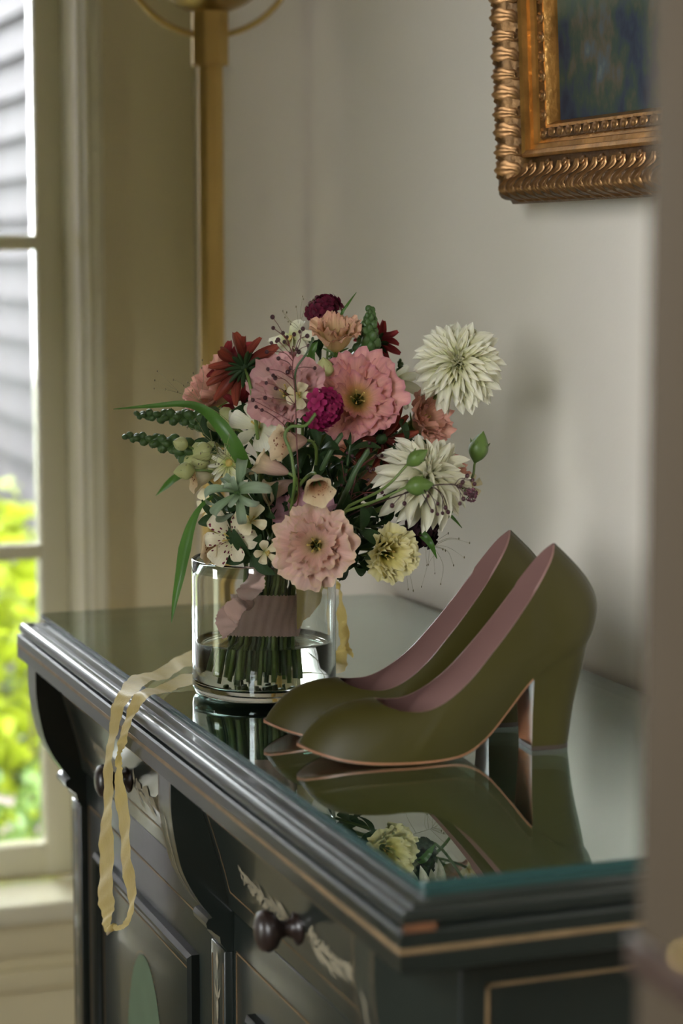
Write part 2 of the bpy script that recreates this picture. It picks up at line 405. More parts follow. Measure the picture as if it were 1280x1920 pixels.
for k in range(93): O('clapboard', bme, house, T((1.328, 3.69, -.42 + k*bw)))

def shrub(name, label, c, rad, h, n, leaf, m, seed, group=None):
    rnd = random.Random(seed); t_ = thing(name, label, 'shrub', c, group)
    stm = MB()
    for k in range(6):
        a = rnd.uniform(0, 6.28); e = V(c) + V((math.cos(a)*rad*.6, math.sin(a)*rad*.6, h*rnd.uniform(.7, .95)))
        stm.tube(bez(V(c), V(c)+V((0, 0, h*.3)), e-V((0, 0, h*.3)), e, 6), [.012, .003], 5)
    part('stems', stm, M_stemw, t_)
    fo = MB()
    for k in range(n):
        while 1:
            p = V((rnd.uniform(-1, 1), rnd.uniform(-1, 1), rnd.uniform(0, 1)))
            rr = math.hypot(p.x, p.y)
            if rr < math.sqrt(max(0, 1-(2*p.z-.9)**2*.8)) and (rr > .35 or p.z > .6): break
        q = V(c) + V((p.x*rad, p.y*rad, .05*h+p.z*h))
        fr = T(q) @ Euler((rnd.uniform(-1, 1), rnd.uniform(-1, 1), rnd.uniform(0, 6.28))).to_matrix().to_4x4()
        l = leaf * rnd.uniform(.6, 1.2)
        pts = [(0, 0, 0), (l*.3, l*.24, l*.05), (l*.7, l*.2, .03*l), (l, 0, -.1*l), (l*.7, -l*.2, .03*l), (l*.3, -l*.24, l*.05), (l*.5, 0, -.03*l)]
        fo.add([fr @ V(p_) for p_ in pts], [(0, 6, 1), (1, 6, 2), (2, 6, 3), (3, 6, 4), (4, 6, 5), (5, 6, 0)], [(.5, 0), (1, .3), (.8, .7), (.5, 1), (.2, .7), (0, .3), (.5, .5)])
    f = part('foliage', fo, m, t_, True, False); f['kind'] = 'stuff'
    return t_
M_stemw = pbr('twig_brown', (.12, .09, .05), .8, var=.3, vscale=40)
M_lime = pbr('lime_leaf', (.42, .50, .03), .5, var=.35, vscale=12, transl=.5)
M_mid = pbr('mid_green_leaf', (.15, .25, .05), .5, var=.45, vscale=9, transl=.35)
M_pinkl = pbr('dusty_pink_floret', (.55, .40, .42), .7, var=.3, vscale=14, transl=.3)
shrub('lime_shrub', 'bright lime leafed shrub outside the window above the dark one', (.88, 4.35, -.42), .28, 1.22, 1500, .075, M_lime, 1)
shrub('green_shrub', 'mid green leafy shrub low outside the window', (.80, 3.72, -.42), .36, .78, 1700, .05, M_mid, 2)
shrub('green_shrub', 'mid green shrub standing close to the neighbouring clapboards', (.98, 5.2, -.42), .22, .85, 900, .06, M_mid, 5)
shrub('flowering_shrub', 'low shrub with dusty pink florets outside the window', (.74, 3.98, -.42), .22, .72, 260, .05, M_pinkl, 3)
# ================================================================== sideboard
Xf, Yn, Yf, Xb = .50, 1.17, 2.155, .882
cab = thing('sideboard', 'dark green lacquered sideboard with gold lines and scroll brackets', 'cabinet', ((Xf+Xb)/2, (Yn+Yf)/2, 0))
def sweep(prof, name, m):
    mb = MB(); vs_, fs, n = [], [], len(prof)
    for o, z in prof: vs_ += [V((Xb, Yf+o, z)), V((Xf-o, Yf+o, z)), V((Xf-o, Yn-o, z)), V((Xb, Yn-o, z))]
    for j in range(n-1):
        for k in range(3): fs.append((j*4+k, j*4+k+1, j*4+4+k+1, j*4+4+k))
    fs.append(((n-1)*4, (n-1)*4+1, (n-1)*4+2, (n-1)*4+3)); fs.append((3, 2, 1, 0))
    mb.add(vs_, fs); return part(name, mb, m, cab, True, 32)
bead = [(.0375 + .0058*math.cos(a), .9376 + .0058*math.sin(a)) for a in [R(d) for d in range(-50, 131, 20)]]
cor = sweep([(0, .906), (.0435, .906), (.045, .9075), (.045, .9305), (.0435, .932), (.040, .932)] + bead + [(.0325, .9415), (.031, .9415), (.0300, .944), (.0225, .944), (.0215, .9425), (.0200, .9425), (.0190, .944), (.0, .944)], 'cornice', M_green)
part('table_top', MB().box((Xf-.018, Yn-.018, .93), (Xb-.002, Yf+.018, .9442)), M_top, cab, False)
for zc, o in ((.9205, .0452),):
    part('gold_line', MB().box((Xf-o-.0003, Yn-o, zc-.0017), (Xf-o+.001, Yf+o, zc+.0017)), M_gold, cor, False)
    part('gold_line', MB().box((Xf-o, Yn-o-.0003, zc-.0017), (Xb, Yn-o+.001, zc+.0017)), M_gold, cor, False)
part('worn_patch', MB().box((Xf-.043, Yn-.0452, .9315), (Xf-.022, Yn-.0440, .9365), .0005), M_wear, cor, False)
part('body', MB().box((Xf+.012, Yn, .07), (Xb, Yf, .907), .002), M_green, cab)
part('plinth', MB().box((Xf-.005, Yn-.015, 0), (Xb, Yf+.015, .09), .004), M_green, cab)
# inlaid rectangle on the near end
def rect_line(P, u, v, a, b, wd, th, m, parent, name='gold_line'):
    """four thin bars: P origin, unit dirs u, v, size a x b"""
    u, v = V(u), V(v); n = u.cross(v)
    for p, d, l, e in ((P, u, a, v), (P + v*(b-wd), u, a, v), (P, v, b, u), (P + u*(a-wd), v, b, u)):
        part(name, MB().add([p - n*th + d*i*l + e*j*wd + n*k*2*th for k in (0, 1) for j in (0, 1) for i in (0, 1)],
             [(0, 1, 3, 2), (4, 6, 7, 5), (0, 4, 5, 1), (2, 3, 7, 6), (0, 2, 6, 4), (1, 5, 7, 3)]), m, parent, False)
rect_line(V((Xf+.03, Yn-.0008, .14)), (1, 0, 0), (0, 0, 1), .32, .738, .0022, .0006, M_gold, cab)
# scroll brackets and pilasters
prof = catmull([(.456, 0, .907), (.4565, 0, .879), (.461, 0, .850), (.467, 0, .829), (.479, 0, .807), (.490, 0, .7925)], 5)
prof += [V(p) for p in ((.4865, 0, .7915), (.4845, 0, .788), (.4855, 0, .784), (.489, 0, .782), (.4915, 0, .7795), (.496, 0, .776), (.497, 0, .770), (.502, 0, .763))]
BY = [1.1705, 1.617, 2.116]; BW = .038
for y in BY:
    br = part('scroll_bracket', MB().prism([p + V((0, y, 0)) for p in prof] + [V((.513, y, .763)), V((.513, y, .907))], (0, BW, 0)), M_green2, cab, True, 35)
    mb = MB()
    curve = prof[:26]
    for s_ in (.0022, BW-.0032):
        mb.grid(lambda u, v, s_=s_: curve[int(v*25)] + V((-.0003, y+s_+u*.0011, 0)), 1, 25)
    part('gold_line', mb, M_gold, br)
    mb = MB()
    for k in range(16):                       # painted stalk following the curve
        i = 5 + k; p = curve[min(i, 25)] + V((-.0005, y+BW/2+random.Random(k).uniform(-.004, .004), 0)); q = curve[min(i+3, 25)] + V((-.0005, y+BW/2+random.Random(k+9).uniform(-.006, .006), 0))
        e = V((0, .0010, 0)); mid = (p+q)/2 + V((-.0003, 0, 0))
        mb.add([p, mid-e, q, mid+e], [(0, 1, 2, 3)])
    part('painted_stalk', mb, M_spray, br, False)
    pl = part('pilaster', MB().box((.5, y, .09), (.513, y+BW, .763), .0012), M_green2, cab)
    for s_ in (.0035, BW-.0047): part('gold_line', MB().box((.4996, y+s_, .13), (.5002, y+s_+.0012, .752)), M_gold, pl, False)
    mb = MB()
    for k in range(5):
        z = .735 - k*.10
        def leafq(p, q, wd):
            d = (q-p); e = V((0, -d.z, d.y)).normalized()*wd; m_ = p+d*.45
            mb.add([p, m_-e, q, m_+e], [(0, 1, 2, 3)])
        c = V((.4994, y+BW/2, z))
        leafq(c, c+V((0, 0, -.055)), .003)
        for s_ in (-1, 1):
            leafq(c+V((0, 0, -.02)), c+V((0, s_*.009, -.005)), .002); leafq(c+V((0, 0, -.035)), c+V((0, s_*.008, -.052)), .002)
        leafq(c+V((0, 0, .022)), c+V((0, 0, .006)), .004)
    part('painted_motif', mb, M_spray, pl, False)
# drawers and doors between the brackets
def drawer(y0, y1):
    Xt, Xl, zt, zl = .474, .503, .905, .801
    X_of = lambda z: lerp(Xl, Xt, ((z-zl)/(zt-zl))**1.25)
    n = 8; mb = MB()
    mb.grid(lambda u, v: V((X_of(lerp(zl, zt, v)), lerp(y0, y1, u), lerp(zl, zt, v))), 2, n)
    mb.add([V((X_of(zl), y0, zl)), V((X_of(zl), y1, zl)), V((.513, y1, zl)), V((.513, y0, zl))], [(0, 1, 2, 3)])
    d = part('drawer', mb, M_green2, cab, True, 40)
    ln = MB(); ins = .016
    def bar(ya, yb, za, zb_):
        ln.grid(lambda u, v: V((X_of(lerp(za, zb_, v))-.0004, lerp(ya, yb, u), lerp(za, zb_, v))), 1, 6)
    for args in ((y0+ins, y1-ins, zl+ins, zl+ins+.0016), (y0+ins, y1-ins, zt-ins-.006, zt-ins-.0044), (y0+ins, y0+ins+.0016, zl+ins, zt-ins-.005), (y1-ins-.0016, y1-ins, zl+ins, zt-ins-.005)): bar(*args)
    part('gold_line', ln, M_gold, d)
    yc, zc = (y0+y1)/2, .8455
    xk = X_of(zc)
    kb = MB().lathe([(0, 0), (.012, 0), (.013, .002), (.0075, .005), (.0055, .010), (.0075, .015), (.0135, .019), (.0155, .024), (.014, .029), (.008, .032), (0, .0325)], 20, T((xk-.0003, yc, zc)) @ RY(R(-90)))
    part('knob', kb, M_knob, d)
    rnd = random.Random(int(y0*100)); sp = MB()
    def lf(p, q, wd):
        P = V((X_of(p[1])-.0007, p[0], p[1])); Q = V((X_of(q[1])-.0007, q[0], q[1])); m_ = (P+Q)/2
        dy, dz = q[0]-p[0], q[1]-p[1]; L = math.hypot(dy, dz); e = V((0, -dz/L*wd, dy/L*wd))
        m1, m2 = m_-e, m_+e
        m1.x = X_of(m1.z)-.0007; m2.x = X_of(m2.z)-.0007
        sp.add([P, m1, Q, m2], [(0, 1, 2, 3)])
    for sgn in (-1, 1):
        for k in range(26):
            u = .014 + k*.0046; y = yc + sgn*u; z = zc - .004*math.sin(u*30) + rnd.uniform(-.002, .002)
            a = rnd.uniform(.3, 1.0); l = rnd.uniform(.014, .034) * (1.15-u*4.5)
            for s2 in (-1, 1):
                lf((y, z), (y + sgn*l*math.cos(a), z + s2*l*math.sin(a)*.75), .0024)
        lf((yc, zc), (yc+sgn*.13, zc-.002), .0012)
    part('painted_spray', sp, M_spray, d, False)
drawer(BY[0]+BW, BY[1]); drawer(BY[1]+BW, BY[2])
def door(y0, y1):
    x = .507; z0, z1 = .10, .796
    d = part('cupboard_door', MB().box((x, y0+.002, z0), (.514, y1-.002, z1), .0015), M_green2, cab)
    rect_line(V((x-.0002, y1-.010, z0+.03)), (0, -1, 0), (0, 0, 1), y1-y0-.020, z1-z0-.060, .0016, .0004, M_gold, d)
    a, b, c, e = y0+.058, y1-.058, z0+.09, z1-.066
    mb = MB(); pr = [(0, 0), (.000, -.007), (.004, -.010), (.009, -.008), (.012, -.004), (.013, 0)]
    vs_, fs = [], []
    for o, h in pr: vs_ += [V((x+h, a+o, c+o)), V((x+h, b-o, c+o)), V((x+h, b-o, e-o)), V((x+h, a+o, e-o))]
    for j in range(len(pr)-1):
        for k in range(4): fs.append((j*4+k, j*4+(k+1) % 4, j*4+4+(k+1) % 4, j*4+4+k))
    mb.add(vs_, fs); part('panel_moulding', mb, M_green, d, True, 40)
    pn = part('door_panel', MB().box((x-.002, a+.012, c+.012), (x+.002, b-.012, e-.012), .0008), M_green2, d)
    yc, zc = (a+b)/2, .55
    n = 40
    ov = MB().add([V((x-.0026, yc, zc))] + [V((x-.0026, yc+.066*math.cos(2*math.pi*k/n), zc+.125*math.sin(2*math.pi*k/n))) for k in range(n)], [(0, 1+k, 1+(k+1) % n) for k in range(n)])
    part('painted_oval', ov, M_oval, d, False)
    dots = MB()
    for k in range(84):
        t_ = 2*math.pi*k/84; c_ = V((x-.0028, yc+.069*math.cos(t_), zc+.128*math.sin(t_)))
        dots.add([c_+V((0, .0014*math.cos(q), .0014*math.sin(q))) for q in (0, 1.57, 3.14, 4.71)], [(0, 1, 2, 3)])
    part('painted_beading', dots, M_gold, d, False)
    rect_line(V((x-.0024, b-.018, c+.02)), (0, -1, 0), (0, 0, 1), b-a-.036, e-c-.04, .0013, .0003, M_gold, d)
door(BY[0]+BW, BY[1]); door(BY[1]+BW, BY[2])

# glass plate on the top
gx0, gx1, gy0, gy1, gz = .483, .879, 1.1625, 2.212, .9446
out_ = []
for cx, cy, a0, r_ in ((gx1-.004, gy0+.004, -90, .004), (gx1-.03, gy1-.03, 0, .03), (gx0+.004, gy1-.004, 90, .004), (gx0+.004, gy0+.004, 180, .004)):
    for k in range(5): a = R(a0+k*22.5); out_.append(V((cx+r_*math.cos(a), cy+r_*math.sin(a), gz)))
gp = MB(); n = len(out_)
gp.add(out_ + [p+V((0, 0, ZT-gz)) for p in out_], [tuple(range(n, 2*n))] + [tuple(range(n-1, -1, -1))], None, 0)
gp.add(out_ + [p+V((0, 0, ZT-gz)) for p in out_], [(i, (i+1) % n, n+(i+1) % n, n+i) for i in range(n)], None, 1)
solo('glass_plate', gp, [M_plate, M_edge], 'green tinted glass plate lying on the sideboard top', 'glass', False)

# ================================================================== floor lamp
LX, LY = at(395, 300, 2.55).x, at(395, 300, 2.55).y
lamp = thing('floor_lamp', 'satin brass floor lamp with globe and ring in the corner', 'lamp', (LX, LY, 0))
LM = T((LX, LY, 0))
part('base', MB().lathe([(0, .0), (.115, 0), (.12, .006), (.118, .018), (.03, .026), (.02, .04), (0, .04)], 40, LM), M_brass, lamp, True, 40)
zc0 = at(395, 125, 2.55).z; zc1 = at(395, 30, 2.55).z; zg = at(395, -95, 2.55).z
part('pole', MB().lathe([(.0155, .03), (.0155, zc0+.01)], 8, LM @ RZ(R(12))), M_brass, lamp, False)
part('collar', MB().lathe([(0, zc0), (.0225, zc0), (.0225, zc1+.004), (0, zc1+.004)], 8, LM @ RZ(R(12))), M_brass, lamp, False)
rb = .079
part('bowl', MB().lathe([(rb*math.sin(R(a)), zg-rb*math.cos(R(a))) for a in range(0, 91, 6)] + [((rb-.003)*math.sin(R(a)), zg-(rb-.003)*math.cos(R(a))) for a in range(90, -1, -6)], 40, LM), M_brassd, lamp)
M_opal = pbr('opal_glass', (.85, .83, .78), .25, transl=.3)
part('globe', MB().lathe([(rb*.96*math.sin(R(a)), zg-rb*.96*math.cos(R(a))) for a in range(88, 181, 6)], 40, LM), M_opal, lamp)
dr = V((rt.x, rt.y, 0)).normalized()
part('ring', MB().tube([V((LX, LY, zg)) + dr*(.104*math.cos(R(a))) + V((0, 0, .104*math.sin(R(a)))) for a in range(0, 361, 6)], .0036, 10, False), M_brass, lamp)
# ================================================================== painting in a gilt frame
M_gilt = pbr('antique_gilt', (.58, .30, .08), .34, .85, var=.55, vscale=45, bump=.4, bscale=160)
M_giltd = pbr('antique_gilt_dark', (.20, .105, .035), .45, .7, var=.6, vscale=60, bump=.5, bscale=180)
M_gilth = pbr('gilt_highlight', (.48, .265, .115), .42, .9, var=.5, vscale=70)
def painting_mat():
    m, t, out = nt('oil_painting'); b = N(t, 'ShaderNodeBsdfPrincipled'); b.inputs['Roughness'].default_value = .65; b.inputs['Specular IOR Level'].default_value = .15
    tc = N(t, 'ShaderNodeTexCoord')
    def noise(sc, scale, det=6):
        mp = N(t, 'ShaderNodeMapping'); mp.inputs['Scale'].default_value = sc; t.links.new(tc.outputs['Object'], mp.inputs[0])
        n = N(t, 'ShaderNodeTexNoise'); n.inputs['Scale'].default_value = scale; n.inputs['Detail'].default_value = det; t.links.new(mp.outputs[0], n.inputs['Vector']); return n.outputs[0]
    r = N(t, 'ShaderNodeValToRGB'); e = r.color_ramp.elements
    st = [(.30, (.014, .016, .028)), (.42, (.030, .040, .060)), (.48, (.040, .060, .042)), (.54, (.085, .075, .05)), (.60, (.07, .09, .10)), (.70, (.17, .19, .15))]
    while len(e) < len(st): e.new(.5)
    for k, (p, c) in enumerate(st): e[k].position = p; e[k].color = c4(c)
    a = noise((1, 1, .6), 14); b2 = noise((1, 3, .7), 60)
    mx = N(t, 'ShaderNodeMix', data_type='FLOAT'); mx.inputs[0].default_value = .4; t.links.new(a, mx.inputs[2]); t.links.new(b2, mx.inputs[3])
    t.links.new(mx.outputs[0], r.inputs[0])
    # pale upright reeds in the upper part
    rd = noise((1, 150, 3), 1.0, 2); mr = N(t, 'ShaderNodeMapRange'); mr.inputs[1].default_value = .5; mr.inputs[2].default_value = .62; t.links.new(rd, mr.inputs[0])
    sp = N(t, 'ShaderNodeSeparateXYZ'); t.links.new(tc.outputs['Object'], sp.inputs[0])
    mz = N(t, 'ShaderNodeMapRange'); mz.inputs[1].default_value = .155; mz.inputs[2].default_value = .175; t.links.new(sp.outputs[2], mz.inputs[0])
    mu = N(t, 'ShaderNodeMath', operation='MULTIPLY'); t.links.new(mr.outputs[0], mu.inputs[0]); t.links.new(mz.outputs[0], mu.inputs[1])
    mu2 = N(t, 'ShaderNodeMath', operation='MULTIPLY'); mu2.inputs[1].default_value = .6; t.links.new(mu.outputs[0], mu2.inputs[0])
    m2 = N(t, 'ShaderNodeMix', data_type='RGBA'); t.links.new(mu2.outputs[0], m2.inputs[0]); t.links.new(r.outputs[0], m2.inputs[6]); m2.inputs[7].default_value = (.12, .15, .11, 1)
    t.links.new(m2.outputs[2], b.inputs['Base Color'])
    bp = N(t, 'ShaderNodeBump'); bp.inputs['Strength'].default_value = .5; bp.inputs['Distance'].default_value = .001
    t.links.new(b2, bp.inputs['Height']); t.links.new(bp.outputs[0], b.inputs['Normal'])
    t.links.new(b.outputs[0], out.inputs[0]); return m
PW, PH = .62, .50                                           # frame outer size
# local frame: x along the wall (+Y), y out into the room (-X), z up
PM = Matrix(((0, -1, 0, .880), (1, 0, 0, 1.838-PW), (0, 0, 1, 1.374), (0, 0, 0, 1))) @ RX(R(-2.6))
pic = tag(O('framed_painting', None, None, PM), 'dark landscape painting in an ornate antique gilt frame', 'painting')
def ppart(name, mb, m, smooth=True, sharp=None):
    return O(name, mb.mesh(name, m, smooth, sharp), pic, PM)
KW = .86                                                    # moulding width factor
def ring_sweep(prof):
    mb = MB(); vs_, fs = [], []
    for o, h in prof:
        o *= KW; vs_ += [V((o, h, o)), V((PW-o, h, o)), V((PW-o, h, PH-o)), V((o, h, PH-o))]
    for j in range(len(prof)-1):
        for k in range(4): fs.append((j*4+k, j*4+(k+1) % 4, j*4+4+(k+1) % 4, j*4+4+k))
    return mb.add(vs_, fs)
hump = [(.004, .030)] + [(.004+.026*(1-math.cos(R(a)))/2, .030+.016*math.sin(R(a))) for a in range(20, 161, 20)]
ppart('outer_moulding', ring_sweep([(.012, .002), (.012, .014), (0, .016), (0, .026), (.004, .030)] + hump[1:] + [(.030, .034), (.036, .029), (.042, .026), (.048, .0255)]), M_giltd, True, 35)
ppart('back_moulding', ring_sweep([(.014, -.006), (.014, .010), (.020, .012), (.078, .012)]), M_giltd, True, 35)
ppart('gold_band', ring_sweep([(.048, .0255), (.048, .034), (.051, .036), (.055, .034), (.056, .029), (.061, .0275), (.062, .024), (.066, .022)]), M_gilt, True, 35)
ppart('inner_moulding', ring_sweep([(.066, .022), (.067, .0235), (.076, .0205), (.077, .019)]), M_giltd, True, 35)
ppart('inner_lip', ring_sweep([(.077, .019), (.077, .022), (.080, .022), (.084, .014), (.084, .009)]), M_gilt, True, 35)
ppart('canvas', MB().box((.068, .006, .068), (PW-.068, .010, PH-.068)), painting_mat(), False)
# carved acanthus leaves on the hump, rosettes on the inner moulding
def acanthus(flip):
    mb = MB()
    hp = [(0, .026), (.004, .031), (.010, .0415), (.017, .046), (.024, .0415), (.030, .0345), (.036, .0295), (.048, .026)]
    def f(u, v):
        a = (u-.5)*2; wd = .0082*math.sin(math.pi*min(1, v*.84+.14))*(1+.22*math.sin(v*26))
        x = flip*(a*wd + .011*math.sin(v*2.9) - .004); w_ = .002 + v*.040
        return V((x, sinterp(hp, w_) + .0012 + .0024*math.cos(a*1.5)**2 + .0016*math.cos(a*9)*(1-v*.5) + .003*max(0, v-.8)/.2, w_*KW))
    mb.grid(f, 8, 12); return mb.mesh('acanthus_leaf', M_gilth, True, False)
am = [acanthus(1), acanthus(.8)]
scr = MB().tube([V((.006*math.cos(t)*(1-t/9), .0006*t, .006*math.sin(t)*(1-t/9))) for t in [k*.45 for k in range(14)]], [.0022, .0012], 6).mesh('scroll', M_gilth)
ros = MB().lathe([(0, .003), (.0022, .0026), (.0030, .001), (.0045, .0018), (.0052, 0)], 8).mesh('rosette', M_gilth)
def along(n, side):
    L = PW if side in 'bt' else PH
    for k in range(n):
        s_ = .018 + (L-.036)*(k+.5)/n
        if side == 'b': yield V((s_, 0, 0)), Matrix(), k
        elif side == 't': yield V((PW-s_, 0, PH)), RY(R(180)), k
        elif side == 'l': yield V((0, 0, PH-s_)), RY(R(90)), k
        else: yield V((PW, 0, s_)), RY(R(-90)), k
for side, n in (('b', 34), ('t', 34), ('l', 27), ('r', 27)):
    for p, rm, k in along(n, side):
        O('acanthus_leaf', am[k % 2], pic, PM @ T(p) @ rm)
        if k % 2: O('scroll', scr, pic, PM @ T(p) @ rm @ T((.004, .0325, .0335)) @ RX(R(20)) @ S(.8))
    for p, rm, k in along(n, side): O('rosette', ros, pic, PM @ T(p) @ rm @ T((0, .0212, .0615)) @ RX(R(-90)) @ S(1.15))
# ================================================================== vase and water
VC = V((.575, 1.738, ZT))
vase = thing('glass_vase', 'clear straight sided glass vase holding the bouquet on the glass plate', 'vase', VC)
ro, ri, vh = .0622, .0596, .1175
pr_o = [(0, .0004), (.050, .0), (.0575, .0006), (.0608, .003), (ro, .008)] + [(ro, lerp(.012, vh-.002, k/8)) for k in range(9)]
pr_r = [(ro-.0004, vh-.0006), (ro-.0013, vh), (ri+.0004, vh-.0006)]
pr_i = [(ri, lerp(vh-.002, .014, k/8)) for k in range(9)] + [(ri-.001, .0115), (ri-.005, .0096), (.04, .009), (0, .009)]
part('vessel', MB().lathe(pr_o + pr_r + pr_i, 96, T(VC)), M_vase, vase)
wz = .0465
part('water', MB().lathe([(0, .0093), (.04, .0093), (ri-.005, .0099), (ri-.0013, .0117), (ri-.0003, .014), (ri-.0003, wz), (ri-.0018, wz-.0006), (.04, wz-.0008), (0, wz-.0008)], 96, T(VC)), M_water, vase)

# ================================================================== shoes
M_satin = pbr('olive_satin', (.040, .034, .0065), .44, spec=.2, sheen=.0, var=.12, vscale=14, bump=.06, bscale=900)
M_lining = pbr('dusty_rose_leather', (.20, .11, .095), .38, spec=.5, var=.1, vscale=20)
M_sole = pbr('tan_leather_sole', (.27, .12, .06), .4, var=.2, vscale=30)
M_tip = pbr('dark_heel_tip', (.03, .018, .012), .5, var=.1)
SZ = [(0, .0115), (.012, .0075), (.03, .0032), (.05, .001), (.07, .0004), (.105, .0006), (.122, .004), (.138, .0145), (.155, .034), (.170, .053), (.185, .067), (.20, .0755), (.222, .081)]
SW = [(0, 0), (.002, .0075), (.006, .0135), (.012, .0195), (.022, .026), (.04, .0325), (.06, .036), (.08, .0365), (.10, .0335), (.12, .0285), (.14, .0235), (.16, .0215), (.18, .0225), (.20, .0225), (.212, .0185), (.218, .012), (.222, 0)]
TX = [(0, .0600), (.06, .0605), (.12, .0635), (.2, .073), (.3, .089), (.4, .105), (.5, .122), (.6, .139), (.7, .156), (.8, .172), (.9, .187), (1, .196)]
TW = [(0, 0), (.06, .010), (.12, .0175), (.2, .0245), (.3, .0290), (.4, .0295), (.5, .0275), (.6, .0255), (.7, .0240), (.8, .0215), (.9, .0150), (.96, .008), (1, 0)]
TZ = [(0, .0430), (.06, .0425), (.12, .0410), (.2, .0385), (.3, .0385), (.4, .0455), (.5, .0590), (.6, .0780), (.7, .0990), (.8, .1210), (.9, .1430), (1, .1570)]
def bx_of(t):                                   # sole outline: half loop, t 0 toe .. 1 back
    t2 = sinterp([(0, 0), (.05, .0012), (.1, .005), (.15, .012), (.22, .026), (.3, .045), (.45, .085), (.6, .125), (.75, .163), (.86, .193), (.93, .2105), (.97, .2185), (1, .222)], t)
    return t2
def shoe(name, label, M):
    t_ = tag(O(name, None, None, M), label, 'shoe', 'pair of olive heels')
    NB, NV = 44, 14
    def loop(u):
        s_ = 1 if u < .5 else -1
        t = u*2 if u < .5 else 2-u*2
        x = bx_of(t); B = V((x, s_*sinterp(SW, x) if 0 < t < 1 else 0, sinterp(SZ, x)))
        P = V((sinterp(TX, t), s_*max(0, sinterp(TW, t)) if 0 < t < 1 else 0, sinterp(TZ, t)))
        return t, s_, B, P
    def surf(u, v, inset=0.0):
        t, s_, B, P = loop(u)
        out = V((B.x - .11, B.y*1.2, 0)) if t < .25 or t > .8 else V((0, s_, 0))
        out = out.normalized() if out.length > 1e-6 else V((-1 if t < .5 else 1, 0, 0))
        vamp = max(0, 1 - t/.30)
        q = B.lerp(P, v)
        # toe box: steep start then flat run up to the throat
        q.z += vamp * .0125 * math.sin(math.pi*min(1, v*1.0))**.8 * (1-.15*v)
        bul = lerp(.0048, .0020, min(1, t/.3)) * math.sin(math.pi*v)
        if t > .78:
            kk = (t-.78)/.22; bul += kk*.0165*math.sin(math.pi*v**.9)
        elif t > .4: bul += .0015*math.sin(math.pi*v)
        q += out*bul
        if inset: q -= out*inset
        return q
    def arc(v): return v
    def obj_(nm, mb, m, sharp=None): return O(nm, mb.mesh(nm, m, True, sharp), t_, M)
    obj_('upper', MB().grid(lambda u, v: surf(u, v), NB*2, NV, True), M_satin)
    li = MB().grid(lambda u, v: surf(u, v, .0016) + V((0, 0, .0012*(1-v) - .0014*max(0, 1-loop(u)[0]/.3)*v)), NB*2, NV, True)
    li.grid(lambda u, v: surf(u, 1).lerp(surf(u, 1, .0016) - V((0, 0, .0014*max(0, 1-loop(u)[0]/.3))), v), NB*2, 2, True)
    obj_('lining', li, M_lining)
    ins = MB(); so_ = MB()
    def across(xx, yy, dz, k): return V((xx, yy*sinterp(SW, xx)*k, sinterp(SZ, xx)+dz))
    xs = lambda v: bx_of(v)
    ins.grid(lambda u, v: across(xs(lerp(.01, .99, v)), u*2-1, .0028, .96), 8, 40)
    obj_('insole', ins, M_lining)
    # outsole: a thin plate under the forepart and arch
    so_.grid(lambda u, v: across(xs(lerp(.0, .785, v)), u*2-1, -.0002 if 0 < u < 1 else .0008, 1.015), 8, 44)
    so_.grid(lambda u, v: across(xs(lerp(.0, .785, v)), u*2-1, .0022, 1.02), 1, 44)
    for s_ in (0, 1): so_.grid(lambda u, v, s_=s_: across(xs(lerp(.0, .785, v)), s_*2-1, lerp(.0008, .0024, u), 1.025), 1, 44)
    obj_('outsole', so_, M_sole)
    # block heel: D outline, flat breast, tapering to the tip
    def hl(u, v):                              # v 0 bottom, 1 top
        zz = lerp(.004, 1, v)
        cx0 = lerp(.1745, .1735, v); cx1 = sinterp([(0, .2065), (.4, .2105), (.8, .2175), (1, .2205)], v)
        hw = sinterp([(0, .0150), (.5, .0175), (1, .0215)], v)
        a = lerp(-math.pi/2, math.pi/2, u)
        L = cx1-cx0
        x = cx0 + L*(.52 + .48*math.cos(a)) if True else 0
        y = hw*math.copysign(abs(math.sin(a))**.75, math.sin(a))
        top = sinterp(SZ, min(x, .222)) + .0015
        return V((x, y, lerp(.0035, top, v)))
    def hl2(u, v):                             # u<0.7 D curve; rest side straight
        if u < .2: p = hl(0, v); b = V((lerp(.1745, .1735, v), p.y, p.z)); b.z = lerp(.0035, sinterp(SZ, b.x)+.0015, v); return b.lerp(p, u/.2)
        if u > .8: p = hl(1, v); b = V((lerp(.1745, .1735, v), p.y, p.z)); b.z = lerp(.0035, sinterp(SZ, b.x)+.0015, v); return p.lerp(b, (u-.8)/.2)
        return hl((u-.2)/.6, v)
    hp = obj_('heel', MB().grid(hl2, 30, 10), M_satin, 40)
    brm = MB().grid(lambda u, v: hl2(0, v).lerp(hl2(1, v), u) + V((.003*math.sin(math.pi*u), 0, 0)), 6, 10)
    o = O('heel_breast', brm.mesh('heel_breast', M_sole), hp, M); 
    tp = MB(); ring = [hl2(k/30, 0) for k in range(31)]
    tp.prism([V((p.x, p.y, 0)) for p in ring], (0, 0, .0036))
    O('heel_tip', tp.mesh('heel_tip', M_tip, False), hp, M)
    return t_
def shoe_matrix(toe, heel, sc=1.0):
    d = V((heel.x-toe.x, heel.y-toe.y, 0)).normalized()
    y = V((0, 0, 1)).cross(d)
    m = Matrix((d, y, V((0, 0, 1)))).transposed().to_4x4()
    return T(V((toe.x, toe.y, ZT+.0002))) @ m @ S(sc*1.035, sc, sc)
near_toe, near_heel = onz(556, 1427, ZT), onz(1026, 1398, ZT)
shoe('high_heel_shoe', 'olive green satin pump with block heel, in front of its twin', shoe_matrix(near_toe, near_heel, 1.0))
far_toe, far_heel = onz(494, 1382, ZT), onz(948, 1356, ZT)
shoe('high_heel_shoe', 'olive green satin pump half hidden behind its twin, toe at the vase', shoe_matrix(far_toe, far_heel, 1.0))
